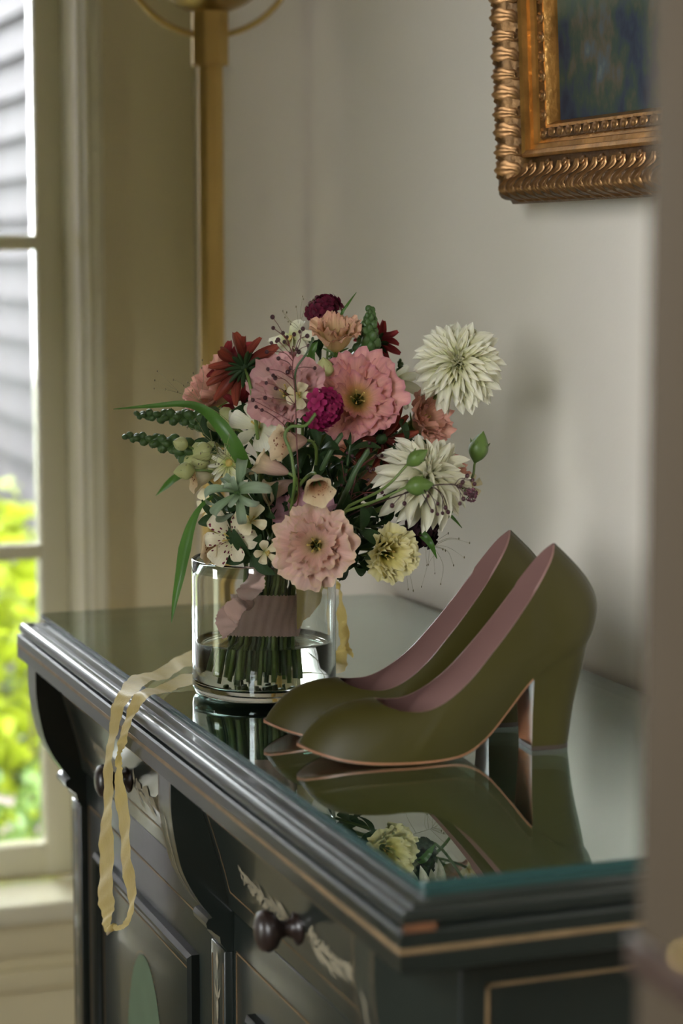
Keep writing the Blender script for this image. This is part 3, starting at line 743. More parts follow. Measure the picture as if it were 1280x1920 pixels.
# ================================================================== petals and blooms
M_stem = pbr('flower_stem', (.15, .22, .05), .45, var=.35, vscale=40, transl=.1)
M_stemd = pbr('dark_flower_stem', (.055, .10, .035), .45, var=.3, vscale=40)
M_calyx = pbr('calyx_green', (.12, .20, .04), .45, var=.3, vscale=60, transl=.15)
M_budg = pbr('bud_green', (.065, .13, .03), .5, var=.35, vscale=70, transl=.1)
M_budp = pbr('pale_bud', (.58, .60, .26), .5, var=.2, vscale=60, transl=.25)
M_leafd = pbr('dark_leaf', (.028, .058, .018), .62, spec=.22, var=.35, vscale=30, transl=.2)
M_blade = pbr('grass_blade', (.06, .145, .02), .4, var=.3, vscale=25, transl=.35)
P_white = petal('white_petal', [(0, (.48, .54, .10)), (.35, (.80, .80, .46)), (.7, (.88, .86, .68)), (1, (.89, .87, .75))], .35, vein=.10)
P_white2 = petal('ivory_petal', [(0, (.45, .50, .14)), (.3, (.78, .77, .55)), (1, (.82, .79, .66))], .35, vein=.10)
P_coral = petal('coral_pink_petal', [(0, (.55, .45, .10)), (.3, (.80, .48, .20)), (.6, (.80, .44, .34)), (.92, (.74, .36, .34)), (1, (.62, .27, .30))], .35, vein=.14)
P_blush = petal('blush_petal', [(0, (.40, .30, .05)), (.28, (.74, .50, .32)), (.55, (.78, .49, .40)), (.88, (.80, .55, .46)), (1, (.78, .58, .40))], .35, vein=.12)
P_pale = petal('pale_pink_petal', [(0, (.60, .50, .16)), (.3, (.74, .58, .42)), (.65, (.72, .47, .41)), (1, (.66, .36, .36))], .35, vein=.14)
P_peach = petal('peach_petal', [(0, (.62, .52, .12)), (.35, (.78, .58, .27)), (.75, (.80, .54, .34)), (1, (.74, .42, .30))], .35, vein=.12)
P_salmon = petal('salmon_petal', [(0, (.55, .48, .14)), (.4, (.74, .43, .28)), (1, (.70, .36, .29))], .35, vein=.14)
P_yellow = petal('soft_yellow_petal', [(0, (.45, .50, .08)), (.3, (.74, .65, .18)), (.7, (.78, .70, .30)), (1, (.80, .74, .44))], .35, vein=.12)
P_mauve = petal('mauve_pink_petal', [(0, (.60, .42, .30)), (.5, (.66, .40, .42)), (1, (.62, .33, .40))], .35, vein=.12)
P_rust = petal('rust_red_petal', [(0, (.05, .015, .01)), (.35, (.13, .022, .014)), (1, (.26, .055, .03))], .2, rough=.45, vein=.35, veinscale=10)
P_crim = petal('crimson_petal', [(0, (.10, .01, .012)), (.5, (.20, .02, .025)), (1, (.30, .04, .04))], .3, vein=.3, veinscale=10)
P_mag = petal('magenta_petal', [(0, (.16, .005, .04)), (.6, (.30, .012, .085)), (1, (.36, .02, .12))], .25, vein=.1)
P_burg = petal('burgundy_petal', [(0, (.05, .004, .012)), (1, (.15, .010, .035))], .2, vein=.1)
P_dark = petal('blackish_burgundy', [(0, (.012, .004, .008)), (1, (.04, .010, .018))], .1, vein=.1)
P_fox = petal('foxglove_petal', [(0, (.52, .34, .27)), (.5, (.62, .43, .33)), (.85, (.74, .58, .38)), (1, (.78, .66, .44))], .3, vein=.12)
P_foxin = petal('foxglove_throat', [(0, (.20, .07, .03)), (.5, (.46, .25, .12)), (1, (.76, .62, .40))], .25, vein=.1, spots=((16, 14, 1), .26, .3, .9, (.20, .06, .03)))
P_alst = petal('cream_alstroemeria_petal', [(0, (.56, .56, .20)), (.4, (.78, .70, .48)), (1, (.80, .73, .55))], .3, vein=.08, spots=((5, 7, 1), .30, .25, .80, (.13, .008, .03)))
P_cream = petal('cream_petal', [(0, (.50, .52, .18)), (.4, (.76, .68, .42)), (1, (.80, .72, .50))], .3, vein=.08)
P_sage = petal('sage_bract', [(0, (.16, .24, .10)), (.5, (.28, .36, .24)), (1, (.36, .42, .33))], .25, vein=.15, veinscale=8)
M_seed = pbr('dark_seed', (.045, .008, .012), .4, var=.2)
M_wire = pbr('wine_red_twig', (.12, .022, .018), .5, var=.2)
M_straw = pbr('fine_grass_straw', (.30, .27, .12), .6, var=.2)
M_anther = pbr('anther_yellow', (.62, .46, .12), .6, var=.3, vscale=200)

TIE = V((.5775, 1.742, 1.020)); BOT = V((.5665, 1.736, .9625))
NST = [0]
def bundle_slot():
    i = NST[0]; NST[0] += 1
    r_ = .0245*math.sqrt((i % 40 + .6)/40.6); a = i*2.39996
    off = V((math.cos(a)*r_, math.sin(a)*r_, 0))
    b = BOT + V((off.x*1.32 - off.y*.25, off.y*1.2 + off.x*.25, random.Random(i).uniform(-.0015, .008)))
    return TIE + off, b
def stem_path(head, n, k=.045):
    a, b = bundle_slot(); d = (a-b).normalized()
    L = (head-a).length
    p = bez(head, head - V(n).normalized()*min(k, L*.4), a + d*min(.07, L*.45), a, 14)
    return p + [a.lerp(b, t) for t in (.25, .5, .75, 1)]
def add_stem(t_, head, n, rad=.0022, m=None, k=.045):
    pts = stem_path(head, n, k)
    part('stem', MB().tube(pts, [rad*.75, rad, rad*1.1], 7), m or M_stem, t_); return pts
def flower(name, label, head, n, stem=.0022, m=None, k=.045, group=None, sbase=None):
    """Empty at the cut end of the stem; the stem runs through the tie into the water"""
    a = NST[0]; r0 = bundle_slot(); NST[0] = a
    t_ = thing(name, label, 'flower', r0[1], group)
    if stem: add_stem(t_, sbase or head, n, stem, m, k)
    return t_

def petal_mesh(name, prof, width, m, nu=6, nv=8, cup=.25, fold=0.0, tipcurl=0.0):
    """prof: list (r, z) from base to tip; width(v) half width; cup lifts the edges"""
    def f(u, v):
        r_ = sinterp([(k/(len(prof)-1), p[0]) for k, p in enumerate(prof)], v); z = sinterp([(k/(len(prof)-1), p[1]) for k, p in enumerate(prof)], v)
        a = (u-.5)*2; w_ = width(v)
        return V((r_, a*w_, z + cup*w_*a*a + fold*w_*abs(a)))
    return MB().grid(f, nu, nv).mesh(name, m, True, False)

# -- dahlia
DW = lambda v: .145*math.sin(math.pi*min(1, (v*.86+.10)))**.8*(1 if v < .98 else .25)
def dahlia(label, x, y, d, rp, face, seed, n=110, phimax=112, m=None, loose=0.0, stem=.0028, k=.05):
    Rr = px(rp, d); nrm = cdir(*face); c = at(x, y, d); rnd = random.Random(seed)
    t_ = flower('dahlia', label, c, nrm, stem, None, k, None, c - nrm*Rr*.35)
    F = T(c) @ frame(nrm)
    pm = [petal_mesh('petal', [(0, 0), (.35, .05+q*.05), (.72, .06), (1, -.02-q*.06)], DW, m or P_white, 6, 8, cup=1.1) for q in (0, 1, 2)]
    pin = petal_mesh('petal', [(0, 0), (.35, .04), (.72, .10), (1, .22)], lambda v: DW(v)*.9, m or P_white, 6, 7, cup=1.2)
    for i in range(n):
        s_ = (i+.5)/n; phi = lerp(8, phimax, s_**.62) + rnd.uniform(-5, 5)*(1+loose)
        az = i*2.39996 + rnd.uniform(-.12, .12)*(1+loose)
        L = Rr*interp([(0, .34), (.2, .55), (.5, .82), (.8, .94), (1, .86)], s_)*rnd.uniform(.9, 1.06)
        Mx = F @ T((0, 0, -.25*Rr*s_)) @ RZ(az) @ RY(R(-(90-phi))) @ T((Rr*.06, 0, 0)) @ RX(rnd.uniform(-.25, .25)*(1+loose)) @ S(L, L*interp([(0, .62), (.4, .9), (1, 1.05)], s_), L)
        O('petal', pin if s_ < .16 else pm[i % 3], t_, Mx)
    part('calyx', MB().lathe([(0, -.42*Rr), (.10*Rr, -.40*Rr), (.2*Rr, -.22*Rr), (.16*Rr, -.08*Rr)], 12, F), M_calyx, t_)
    return t_

# -- lisianthus
def lisianthus(label, x, y, d, rp, face, seed, m, openness=1.0, whorls=3, depth=1.0, ruffle=1.0, stem=.0024, k=.05, spin=0.0):
    Rr = px(rp, d); nrm = cdir(*face); c = at(x, y, d); rnd = random.Random(seed)
    t_ = flower('lisianthus', label, c, nrm, stem, None, k, None, c - nrm*Rr*.82*depth)
    F = T(c) @ frame(nrm) @ RZ(spin)
    zb = -.8*depth
    for w_ in range(whorls):
        q = w_/max(1, whorls-1)                     # 0 outer .. 1 inner
        n = 5 if w_ < 2 else 4
        tipr = lerp(1.0, .50, q)*openness; tipz = lerp(-.02, .12, q) + (1-openness)*.25
        rp_ = [(0, .07), (.3, lerp(.40, .24, q)), (.62, lerp(.62, .36, q)*lerp(1, openness, .5)), (1, tipr)]
        zp_ = [(0, zb), (.3, lerp(zb*.62, zb*.55, q)), (.62, lerp(-.16, -.10, q)), (1, tipz)]
        for i in range(n):
            az = 2*math.pi*(i + .5*(w_ % 2))/n + rnd.uniform(-.15, .15) + w_*.35
            ph = [rnd.uniform(0, 6.28) for _ in range(4)]; sc_ = rnd.uniform(.9, 1.08); tl = rnd.uniform(-.10, .10); fr_ = [rnd.uniform(-.045, .035) for _ in range(40)]
            half = R(lerp(56, 60, q))
            nu, nv = 24, 11
            def f(u, v):
                a = (u-.5)*2
                vv = v*(1 - .20*abs(a)**3.2)
                edge = (fr_[int(u*nu+.5)] if v > .95 else 0)*ruffle
                r_ = sinterp(rp_, vv)*sc_; z = sinterp(zp_, vv) + tl*vv*vv
                ang = half*a*sinterp([(0, .5), (.3, .85), (.6, 1.0), (1, .92)], v)
                amp = .10*ruffle*max(0, v-.35)**1.5*1.9
                z += amp*(math.sin(a*4.2+ph[0]) + .55*math.sin(a*9+ph[1])) 
                r_ += amp*.30*math.sin(a*5+ph[2]) + amp*.22*math.sin(a*14+ph[3]) + edge*.8
                z += .35*edge + .05*ruffle*max(0, v-.7)/.3*math.sin(a*19+ph[3])
                return V((r_*math.cos(ang), r_*math.sin(ang), z))*Rr
            me = MB().grid(f, nu, nv).mesh('petal', m, True, False)
            O('petal', me, t_, F @ RZ(az))
    part('calyx', MB().lathe([(0, zb*Rr-.010), (.05*Rr+.001, zb*Rr-.008), (.12*Rr, zb*Rr+.004), (.10*Rr, zb*Rr+.010)], 10, F), M_calyx, t_)
    for i in range(5):
        O('sepal', SEPAL, t_, F @ RZ(i*1.2566) @ T((.07*Rr, 0, zb*Rr-.003)) @ RY(R(-20)) @ S(Rr*.42))
    for i in range(5):
        a = i*1.2566+.3; st = MB().tube([F @ V((.03*Rr*math.cos(a), .03*Rr*math.sin(a), zb*Rr*.85)), F @ V((.15*Rr*math.cos(a), .15*Rr*math.sin(a), zb*Rr*.25))], .0005, 5)
        tip = F @ V((.15*Rr*math.cos(a), .15*Rr*math.sin(a), zb*Rr*.25))
        st.lathe([(0, -.0015), (.0008, -.001), (.0010, .0), (.0008, .001), (0, .0015)], 6, T(tip) @ frame(nrm))
        part('stamen', st, M_anther, t_)
    return t_
SEPAL = petal_mesh('sepal', [(0, 0), (.4, .02), (.8, .0), (1, .03)], lambda v: .11*math.sin(math.pi*(v*.85+.12)), M_calyx, 4, 6, cup=.8)

SEPALD = petal_mesh('sepal', [(0, 0), (.4, .02), (.8, .0), (1, .03)], lambda v: .12*math.sin(math.pi*(v*.85+.12)), M_leafd, 4, 6, cup=.8)
# -- narrow-rayed daisy
def ray_flower(name, label, x, y, d, rp, face, seed, m, n=13, wid=.17, droop=.25, back=True, disc=None, stem=.0018, notch=False, span=(0, 360), group=None, k=.05):
    Rr = px(rp, d); nrm = cdir(*face); c = at(x, y, d); rnd = random.Random(seed)
    t_ = flower(name, label, c, nrm, stem, None, k, group, c - nrm*Rr*.12)
    F = T(c) @ frame(nrm)
    wf = lambda v: wid*math.sin(math.pi*min(1, v*.80+.12))**.7
    pms = [petal_mesh('petal', [(0, 0), (.35, .08-dz), (.7, .04-dz*1.6), (1, -.05-droop*dz*3)], wf, m, 6, 9, cup=1.0) for dz in (.02, .08, .16)]
    for i in range(n):
        az = R(lerp(span[0], span[1], i/n)) + rnd.uniform(-.13, .13)
        L = Rr*rnd.uniform(.78, 1.05)
        O('petal', pms[i % 3], t_, F @ RZ(az) @ T((Rr*.08, 0, 0)) @ RY(R(rnd.uniform(-14, 16))) @ RX(rnd.uniform(-.5, .5)) @ S(L))
    if back:
        for i in range(16):
            O('sepal', SEPALD, t_, F @ RZ(i*.785+(.3 if i > 7 else 0)) @ T((.04*Rr, 0, -.08*Rr)) @ RY(R(-6 if i > 7 else 8)) @ S(Rr*(.42 if i > 7 else .5)))
    part('disc', MB().lathe([(0, .14*Rr), (.10*Rr, .12*Rr), (.17*Rr, .04*Rr), (.16*Rr, -.03*Rr), (.08*Rr, -.10*Rr), (0, -.12*Rr)], 14, F), disc or M_leafd, t_)
    return t_

# -- scabiosa: a dome of small four-lobed florets
def floret(m, lob=5):
    mb = MB()
    mb.tube([(0, 0, 0), (0, 0, .45)], [.08, .16], 5, False)
    for i in range(lob):
        rm = RZ(2*math.pi*i/lob)
        mb.grid(lambda u, v: rm @ V((lerp(.12, .75, v), (u-.5)*lerp(.25, .55, math.sin(math.pi*min(1, v*.8+.15))), .45+.22*v*(1-v)+.10*v)), 2, 3)
    return mb.mesh('floret', m, True, False)
FLOR = {}
def scabiosa(label, x, y, d, rp, face, seed, m, n=42, stem=.0013, k=.05, smin=.30):
    Rr = px(rp, d); nrm = cdir(*face); c = at(x, y, d); rnd = random.Random(seed)
    t_ = flower('scabiosa', label, c, nrm, stem, None, k, None, c - nrm*Rr*.3)
    F = T(c) @ frame(nrm)
    fm = FLOR.setdefault(m.name, floret(m))
    for i in range(n):
        s_ = (i+.5)/n; phi = 92*math.sqrt(s_); az = i*2.39996
        sc_ = Rr*lerp(smin, .56, s_)*rnd.uniform(.85, 1.15)
        O('floret', fm, t_, F @ RZ(az) @ RY(R(phi)) @ T((0, 0, Rr*rnd.uniform(.36, .62))) @ RX(rnd.uniform(-.5, .5)) @ S(sc_, sc_, sc_*1.1))
    part('head', MB().lathe([(0, .45*Rr), (.3*Rr, .35*Rr), (.42*Rr, .1*Rr), (.3*Rr, -.2*Rr), (0, -.32*Rr)], 12, F), M_leafd, t_)
    for i in range(8): O('bract', SEPAL, t_, F @ RZ(i*.785) @ T((.12*Rr, 0, -.18*Rr)) @ RY(R(8)) @ S(Rr*.62, Rr*.7, Rr*.6))
    return t_

# -- snapdragon spike
def budmesh(name, m):
    mb = MB().lathe([(0, 0), (.28, .10), (.44, .35), (.42, .62), (.26, .88), (0, 1.0)], 8)
    mb.v = [V((p.x*(1+.18*(p.z > .5)), p.y*.85, p.z)) for p in mb.v]
    return mb.mesh(name, m)
BUDG, BUDP = budmesh('bud', M_budg), budmesh('bud', M_budp)
def snapdragon(label, path, d, n, big, small, seed, pale=0, stemtail=True, group=None):
    """path: pixels from the lowest bud to the tip"""
    P = catmull([at(x, y, dd) for x, y, dd in path], 10); rnd = random.Random(seed)
    n0 = (P[1]-P[0]).normalized()
    t_ = flower('snapdragon', label, P[0], n0, .0020 if stemtail else 0, None, .05, group, P[0])
    part('spike_stem', MB().tube(P, [.0018, .0008], 6), M_stemd, t_)
    for i in range(n):
        s_ = i/(n-1); q = s_*(len(P)-1); k0 = min(int(q), len(P)-2); p = P[k0].lerp(P[k0+1], q-k0)
        ax = (P[k0+1]-P[k0]).normalized()
        L = px(lerp(big, small, s_**.7), d)*rnd.uniform(.9, 1.1)
        az = i*2.39996
        tilt = lerp(62, 28, s_)
        Mx = T(p) @ frame(ax) @ RZ(az) @ RY(R(tilt)) @ S(L*.95, L*.95, L)
        O('bud', BUDP if i < pale else BUDG, t_, Mx)
        if s_ < .75: O('bract', SEPAL, t_, T(p) @ frame(ax) @ RZ(az+.3) @ RY(R(-25)) @ S(L*.9, L*1.3, L*.9))
    return t_

# -- foxglove bell
def foxglove(label, x, y, d, lp, rp, axis, seed, m=None, lip=.35, stem=.0018, group='foxglove bells'):
    """x, y: centre of the mouth; axis points out of the mouth (camera right, up, towards)"""
    L, Rr = px(lp, d), px(rp, d); n = cdir(*axis); c = at(x, y, d); rnd = random.Random(seed)
    F = T(c) @ frame(n, up)
    base = c - n*L
    t_ = flower('foxglove', label, base, n, stem, None, .03, group, base)
    ph = rnd.uniform(0, 6.28)
    prof_r = [(0, .16), (.12, .34), (.45, .62), (.75, .74), (.9, .90), (1, 1.12)]
    def f(u, v, k=0.0):
        a = 2*math.pi*u
        r_ = sinterp(prof_r, v)*Rr*(1 + (.10*math.cos(5*a+ph) + .05*math.cos(9*a))*max(0, v-.7)/.3) - k
        z = lerp(-L, 0, v) + max(0, v-.85)/.15*Rr*(lip*max(0, -math.cos(a)) - .18*max(0, math.cos(a)) + .06*math.sin(5*a+ph))
        return F @ V((r_*math.cos(a), r_*math.sin(a), z))
    part('bell', MB().grid(lambda u, v: f(u, v), 30, 14, True), m or P_fox, t_)
    part('throat', MB().grid(lambda u, v: f(u, v, .0006*(1-v)+.00015), 30, 14, True), P_foxin, t_)
    for i in range(5): O('sepal', SEPAL, t_, F @ RZ(i*1.2566) @ T((.1*Rr, 0, -L)) @ RY(R(-60)) @ S(Rr*.75))
    return t_

# -- open six-petalled alstroemeria and small cream blossoms
def lily(name, label, x, y, d, rp, face, seed, m, n=6, wid=.30, up_=.5, stem=.0016, group=None, notch=0.0, m2=None, k=.04):
    Rr = px(rp, d); nrm = cdir(*face); c = at(x, y, d); rnd = random.Random(seed)
    t_ = flower(name, label, c, nrm, stem, M_stem, k, group, c - nrm*Rr*.4)
    F = T(c) @ frame(nrm) @ RZ(rnd.uniform(0, 6))
    wf = lambda v: wid*sinterp([(0, .18), (.3, .5), (.7, 1.0), (.9, .85), (1, .25)], v)
    pa = petal_mesh('petal', [(.03, -.4), (.3, -.15+up_*.1), (.7, .05+up_*.15), (1, -.02+up_*.1)], wf, m, 8, 9, cup=.35)
    pb = petal_mesh('petal', [(.03, -.4), (.28, -.10+up_*.1), (.62, .12+up_*.15), (.92, .14+up_*.1)], lambda v: wf(v)*.75, m2 or m, 8, 9, cup=.5)
    for i in range(n):
        O('petal', pa if i % 2 == 0 else pb, t_, F @ RZ(2*math.pi*i/n + rnd.uniform(-.1, .1)) @ RY(R(rnd.uniform(-12, 12))) @ S(Rr*rnd.uniform(.9, 1.05)))
    for i in range(4):
        a = rnd.uniform(0, 6.28); st = MB().tube([F @ V((0, 0, -.35*Rr)), F @ V((.12*Rr*math.cos(a), .12*Rr*math.sin(a), .0)), F @ V((.22*Rr*math.cos(a), .22*Rr*math.sin(a), .22*Rr))], [.0006, .0004, .0009], 5)
        part('stamen', st, M_anther, t_)
    part('receptacle', MB().lathe([(0, -.52*Rr), (.08*Rr, -.48*Rr), (.10*Rr, -.36*Rr), (0, -.3*Rr)], 8, F), M_calyx, t_)
    return t_

# -- pointed bud on a wiry stem
def green_bud(label, x, y, d, lp, axis, seed, m=None, path=None, stem=.0013, name='lisianthus_bud', fat=.30):
    L = px(lp, d); n = cdir(*axis); c = at(x, y, d)
    base = c - n*L*.5
    t_ = thing(name, label, 'flower bud', base)
    NSTi = NST[0]
    if path:
        pts = catmull([base] + [at(*p) for p in path], 8)
        a, b = bundle_slot(); e = pts[-1]
        pts = pts[:-1] + bez(e, e.lerp(a, .3), a + (a-b).normalized()*.04, a, 8) + [a.lerp(b, t) for t in (.3, .6, 1)]
        part('stem', MB().tube(pts, [stem*.8, stem, stem*1.2], 6), M_stem, t_)
    else: add_stem(t_, base, n, stem)
    F = T(base) @ frame(n)
    def f(u, v):
        a = 2*math.pi*u + v*1.6; r_ = L*fat*sinterp([(0, .10), (.2, .75), (.45, 1.0), (.75, .62), (.92, .22), (1, .02)], v)*(1+.13*math.cos(5*a)*v)
        return F @ V((r_*math.cos(a), r_*math.sin(a), v*L))
    part('bud', MB().grid(f, 20, 12, True), m or M_calyx, t_)
    for i in range(5): O('sepal', SEPAL, t_, F @ RZ(i*1.2566) @ T((L*.05, 0, 0)) @ RY(R(-66)) @ S(L*.75, L*.7, L*.8))
    return t_

# -- airy sprays
SEED = MB().lathe([(0, -1), (.7, -.7), (1, 0), (.7, .7), (0, 1)], 6).mesh('seed', M_seed)
SEEDS = MB().lathe([(0, -1.6), (.6, -.8), (.75, 0), (.5, .9), (0, 1.6)], 5).mesh('seed', pbr('olive_seed', (.16, .13, .06), .6))
def spray(name, label, tips, fork, d, sr, wire, m, seedme, seed, rootpx=None, cat='flower', group=None, jit=.02):
    """tips: pixel ends of the twigs; fork: pixel chain from low to high that carries them"""
    rnd = random.Random(seed)
    F = [at(x, y, d + dd) for x, y, dd in fork]
    a = NST[0]; r0 = bundle_slot(); NST[0] = a
    t_ = thing(name, label, cat, r0[1], group)
    add_stem(t_, F[0], (F[1]-F[0]), wire*1.6, m)
    mb = MB(); main = catmull(F, 8); mb.tube(main, [wire*1.4, wire], 5)
    ends = []
    for (x, y) in tips:
        e = at(x, y, d + rnd.uniform(-jit, jit))
        # leave the main twig below the tip
        b = min(range(len(main)), key=lambda i: (main[i]-e).length + .35*max(0, (main[i]-F[0]).length-(e-F[0]).length)); b = max(0, b - rnd.randint(2, 5))
        mid = main[b].lerp(e, .55) + V((rnd.uniform(-.004, .004), rnd.uniform(-.004, .004), rnd.uniform(.0, .005)))
        mb.tube(catmull([main[b], mid, e], 5), [wire, wire*.7], 4); ends.append(e)
        if rnd.random() < .6:
            e2 = e + V((rnd.uniform(-.009, .009), rnd.uniform(-.009, .009), rnd.uniform(-.004, .010)))
            mb.tube([mid, mid.lerp(e2, .6)+V((0, 0, .001)), e2], wire*.65, 4); ends.append(e2)
    part('twigs', mb, m, t_)
    for e in ends: O('seed', seedme, t_, T(e) @ S(sr*rnd.uniform(.8, 1.15)))
    return t_

# -- strap leaves and leafy sprigs
def blade(name, label, pts, seed, m=None, fold=.35, cat='leaf', tail=True, group=None, facing=None, ddir=None):
    """pts: (x, y, depth, full width px) from base to tip"""
    C = catmull([at(x, y, d) for x, y, d, w_ in pts], 8); W_ = [interp([(k/(len(pts)-1), px(p[3], p[2])) for k, p in enumerate(pts)], i/(len(C)-1)) for i in range(len(C))]
    a, b = bundle_slot()
    t_ = thing(name, label, cat, b if tail else C[0], group)
    mb = MB(); n = len(C)-1
    def f(u, v):
        i = min(n, int(round(v*n))); tg = (C[min(i+1, n)]-C[max(i-1, 0)]).normalized()
        fc = facing or -fw
        sd = tg.cross(fc).normalized(); nn = sd.cross(tg)
        q = (u-.5)*2
        return C[i] + sd*(q*W_[i]/2) + nn*(-fold*W_[i]/2*(1-abs(q)))
    mb.grid(f, 4, n); part('blade', mb, m or M_blade, t_, True, False)
    if tail: part('stem', MB().tube(bez(C[0], C[0]*2-C[2], a+(a-b)*.7, a, 8) + [a.lerp(b, t) for t in (.4, 1)], .0013, 6), M_stemd, t_)
    return t_
LEAF = petal_mesh('leaf', [(0, 0), (.35, .05), (.7, .02), (1, -.12)], lambda v: .20*math.sin(math.pi*min(1, v*.88+.06)), M_leafd, 4, 8, cup=.0, fold=.35)
def sprig(label, x, y, d, lp, axis, seed, n=9, ll=60):
    n_ = cdir(*axis); c = at(x, y, d); L = px(lp, d); rnd = random.Random(seed)
    t_ = flower('leaf_sprig', label, c, n_, .0016, M_stemd, .04, 'dark leaf sprigs', c - n_*L*.5)
    t_['category'] = 'leaf'
    part('twig', MB().tube([c - n_*L*.5, c + n_*L*.5], [.0014, .0008], 6), M_stemd, t_)
    for i in range(n):
        p = c + n_*L*lerp(-.5, .5, i/(n-1)); l = px(ll, d)*rnd.uniform(.8, 1.15)
        O('leaf', LEAF, t_, T(p) @ frame(n_) @ RZ(i*2.4) @ RY(R(rnd.uniform(-48, -15))) @ S(l))
    return t_
# ================================================================== the bouquet, bloom by bloom
dahlia('large ivory dahlia on a long stem, standing clear at the bouquet edge', 858, 680, 1.85, 93, (-.12, .22, 1), 11, 165, 116, P_white, .1)
dahlia('loose white dahlia behind two green buds, below the salmon lisianthus', 798, 893, 1.80, 104, (.22, .42, .85), 12, 105, 110, P_white2, .9)
lisianthus('coral pink ruffled lisianthus with apricot throat, the fullest bloom on top', 672, 742, 1.80, 88, (.05, .12, 1), 21, P_coral, 1.0, 4, .72, 1.5)
lisianthus('big blush lisianthus with golden centre hanging over the vase rim', 588, 1022, 1.755, 84, (-.10, .02, 1), 22, P_blush, .98, 4, .62, 1.5)
lisianthus('mauve pink lisianthus tucked behind the blush one', 573, 955, 1.80, 68, (-.05, .55, .7), 23, P_mauve, .95, 2, .8, 1.0)
lisianthus('pale pink lisianthus behind a spray of dark seeds', 534, 728, 1.785, 76, (-.15, .30, 1), 24, P_pale, .98, 4, .8, 1.4)
lisianthus('peach cup shaped lisianthus at the crown of the bouquet', 630, 612, 1.83, 58, (.02, .75, .62), 25, P_peach, .86, 3, 1.25, 1.1)
lisianthus('salmon lisianthus turned away beneath the ivory dahlia', 812, 782, 1.87, 62, (.55, .25, .45), 26, P_salmon, .92, 3, 1.0, 1.0)
lisianthus('soft yellow lisianthus low beside the blush bloom', 736, 1042, 1.79, 62, (.45, -.15, .85), 27, P_yellow, .92, 4, .85, 1.35)
lisianthus('peach pink lisianthus half hidden behind the rust red daisy', 388, 722, 1.90, 70, (-.65, .35, .5), 28, P_salmon, .92, 3, 1.0, .7)
lisianthus('shaded salmon lisianthus deep in the middle of the bouquet', 672, 868, 1.90, 62, (.05, .1, 1), 29, P_salmon, .95, 2, .8, .9)
lisianthus('small peach lisianthus behind the white dahlia', 862, 880, 1.91, 46, (.6, .4, .3), 30, P_salmon, .9, 2, .9, .9)
ray_flower('rust_daisy', 'rust red daisy seen from behind, petals drooping beside the pink lisianthus', 458, 688, 1.80, 76, (-.25, .55, -.75), 31, P_rust, 14, .15, .4)
ray_flower('rust_daisy', 'brighter red daisy peeping out behind the rust one', 432, 680, 1.90, 56, (-.3, .5, .5), 32, P_crim, 13, .17, .3)
ray_flower('rust_daisy', 'crimson daisy peeping out past the green snapdragon spike', 705, 640, 1.90, 56, (.3, .35, -.6), 33, P_crim, 12, .15, .2)
ray_flower('rust_daisy', 'dark red daisy under the coral lisianthus', 715, 822, 1.82, 70, (.15, -.45, .75), 34, P_rust, 13, .12, .3)
ray_flower('rust_daisy', 'dark red daisy under the pale pink lisianthus', 455, 762, 1.87, 46, (-.3, .1, .8), 35, P_crim, 12, .15, .2)
scabiosa('magenta scabiosa nodding in profile before the coral lisianthus', 606, 765, 1.755, 44, (.62, -.30, .45), 41, P_mag, 40)
scabiosa('wine red scabiosa behind the peach bloom at the crown', 606, 582, 1.87, 40, (-.25, .8, .35), 42, P_burg, 38)
scabiosa('blackish burgundy scabiosa above the yellow lisianthus', 785, 985, 1.83, 46, (.75, .1, .35), 43, P_dark, 42)
scabiosa('small wine scabiosa below the green snapdragon spike', 698, 676, 1.86, 20, (.3, .2, .7), 44, P_burg, 24)
scabiosa('tiny mauve scabiosa beside the white dahlia', 882, 928, 1.82, 16, (.7, -.2, .5), 45, petal('mauve_floret', [(0, (.16, .04, .07)), (1, (.36, .17, .22))], .2), 18, .0009)
ray_flower('white_cosmos', 'white cosmos behind the dark seed spray', 545, 636, 1.85, 52, (-.25, .7, .5), 51, P_white2, 9, .24, .15, True, M_anther)
ray_flower('white_cosmos', 'white cosmos between coral lisianthus and ivory dahlia', 738, 720, 1.89, 55, (.15, .45, .8), 52, P_white2, 9, .20, .15, True, M_anther)
ray_flower('white_cosmos', 'white fine petalled flower behind the panicum grass', 430, 868, 1.82, 48, (-.5, .2, .8), 53, P_white, 18, .12, .1, True, M_anther)
lily('alstroemeria', 'white alstroemeria with yellow throat below the seed spray', 482, 800, 1.80, 52, (-.15, .2, 1), 54, P_white2, 6, .34, .6)
lily('alstroemeria', 'cream alstroemeria with burgundy spots above the vase rim', 432, 1010, 1.79, 55, (-.25, .05, 1), 55, P_alst, 6, .36, .5)
lily('cream_blossom', 'cream four petalled blossom next to the spotted alstroemeria', 470, 975, 1.775, 36, (.1, .25, 1), 56, P_cream, 4, .42, .3)
lily('cream_blossom', 'small cream blossom close to the blush lisianthus', 498, 1036, 1.775, 26, (.2, -.1, 1), 57, P_cream, 5, .36, .4)
lily('cream_blossom', 'small cream blossom high under the spotted bell', 560, 742, 1.765, 26, (-.2, .2, 1), 58, P_cream, 5, .4, .4)
lily('cream_blossom', 'cream blossom peeping past the white dahlia', 885, 912, 1.89, 24, (.6, .1, .7), 59, P_cream, 5, .4, .4)
lily('cream_blossom', 'cream blossom under the curled sage bracts', 398, 945, 1.84, 34, (-.6, -.1, .7), 60, P_cream, 5, .38, .4)
lily('cream_blossom', 'ivory blossom beneath the red daisy', 452, 778, 1.84, 28, (-.4, .3, .8), 61, P_white2, 5, .38, .5)
foxglove('peach foxglove bell with dark throat above the blush lisianthus', 598, 922, 1.74, 46, 27, (.12, -.62, .75), 71)
foxglove('spotted cream foxglove bell turned outward', 522, 832, 1.755, 62, 29, (-.80, -.12, .55), 72)
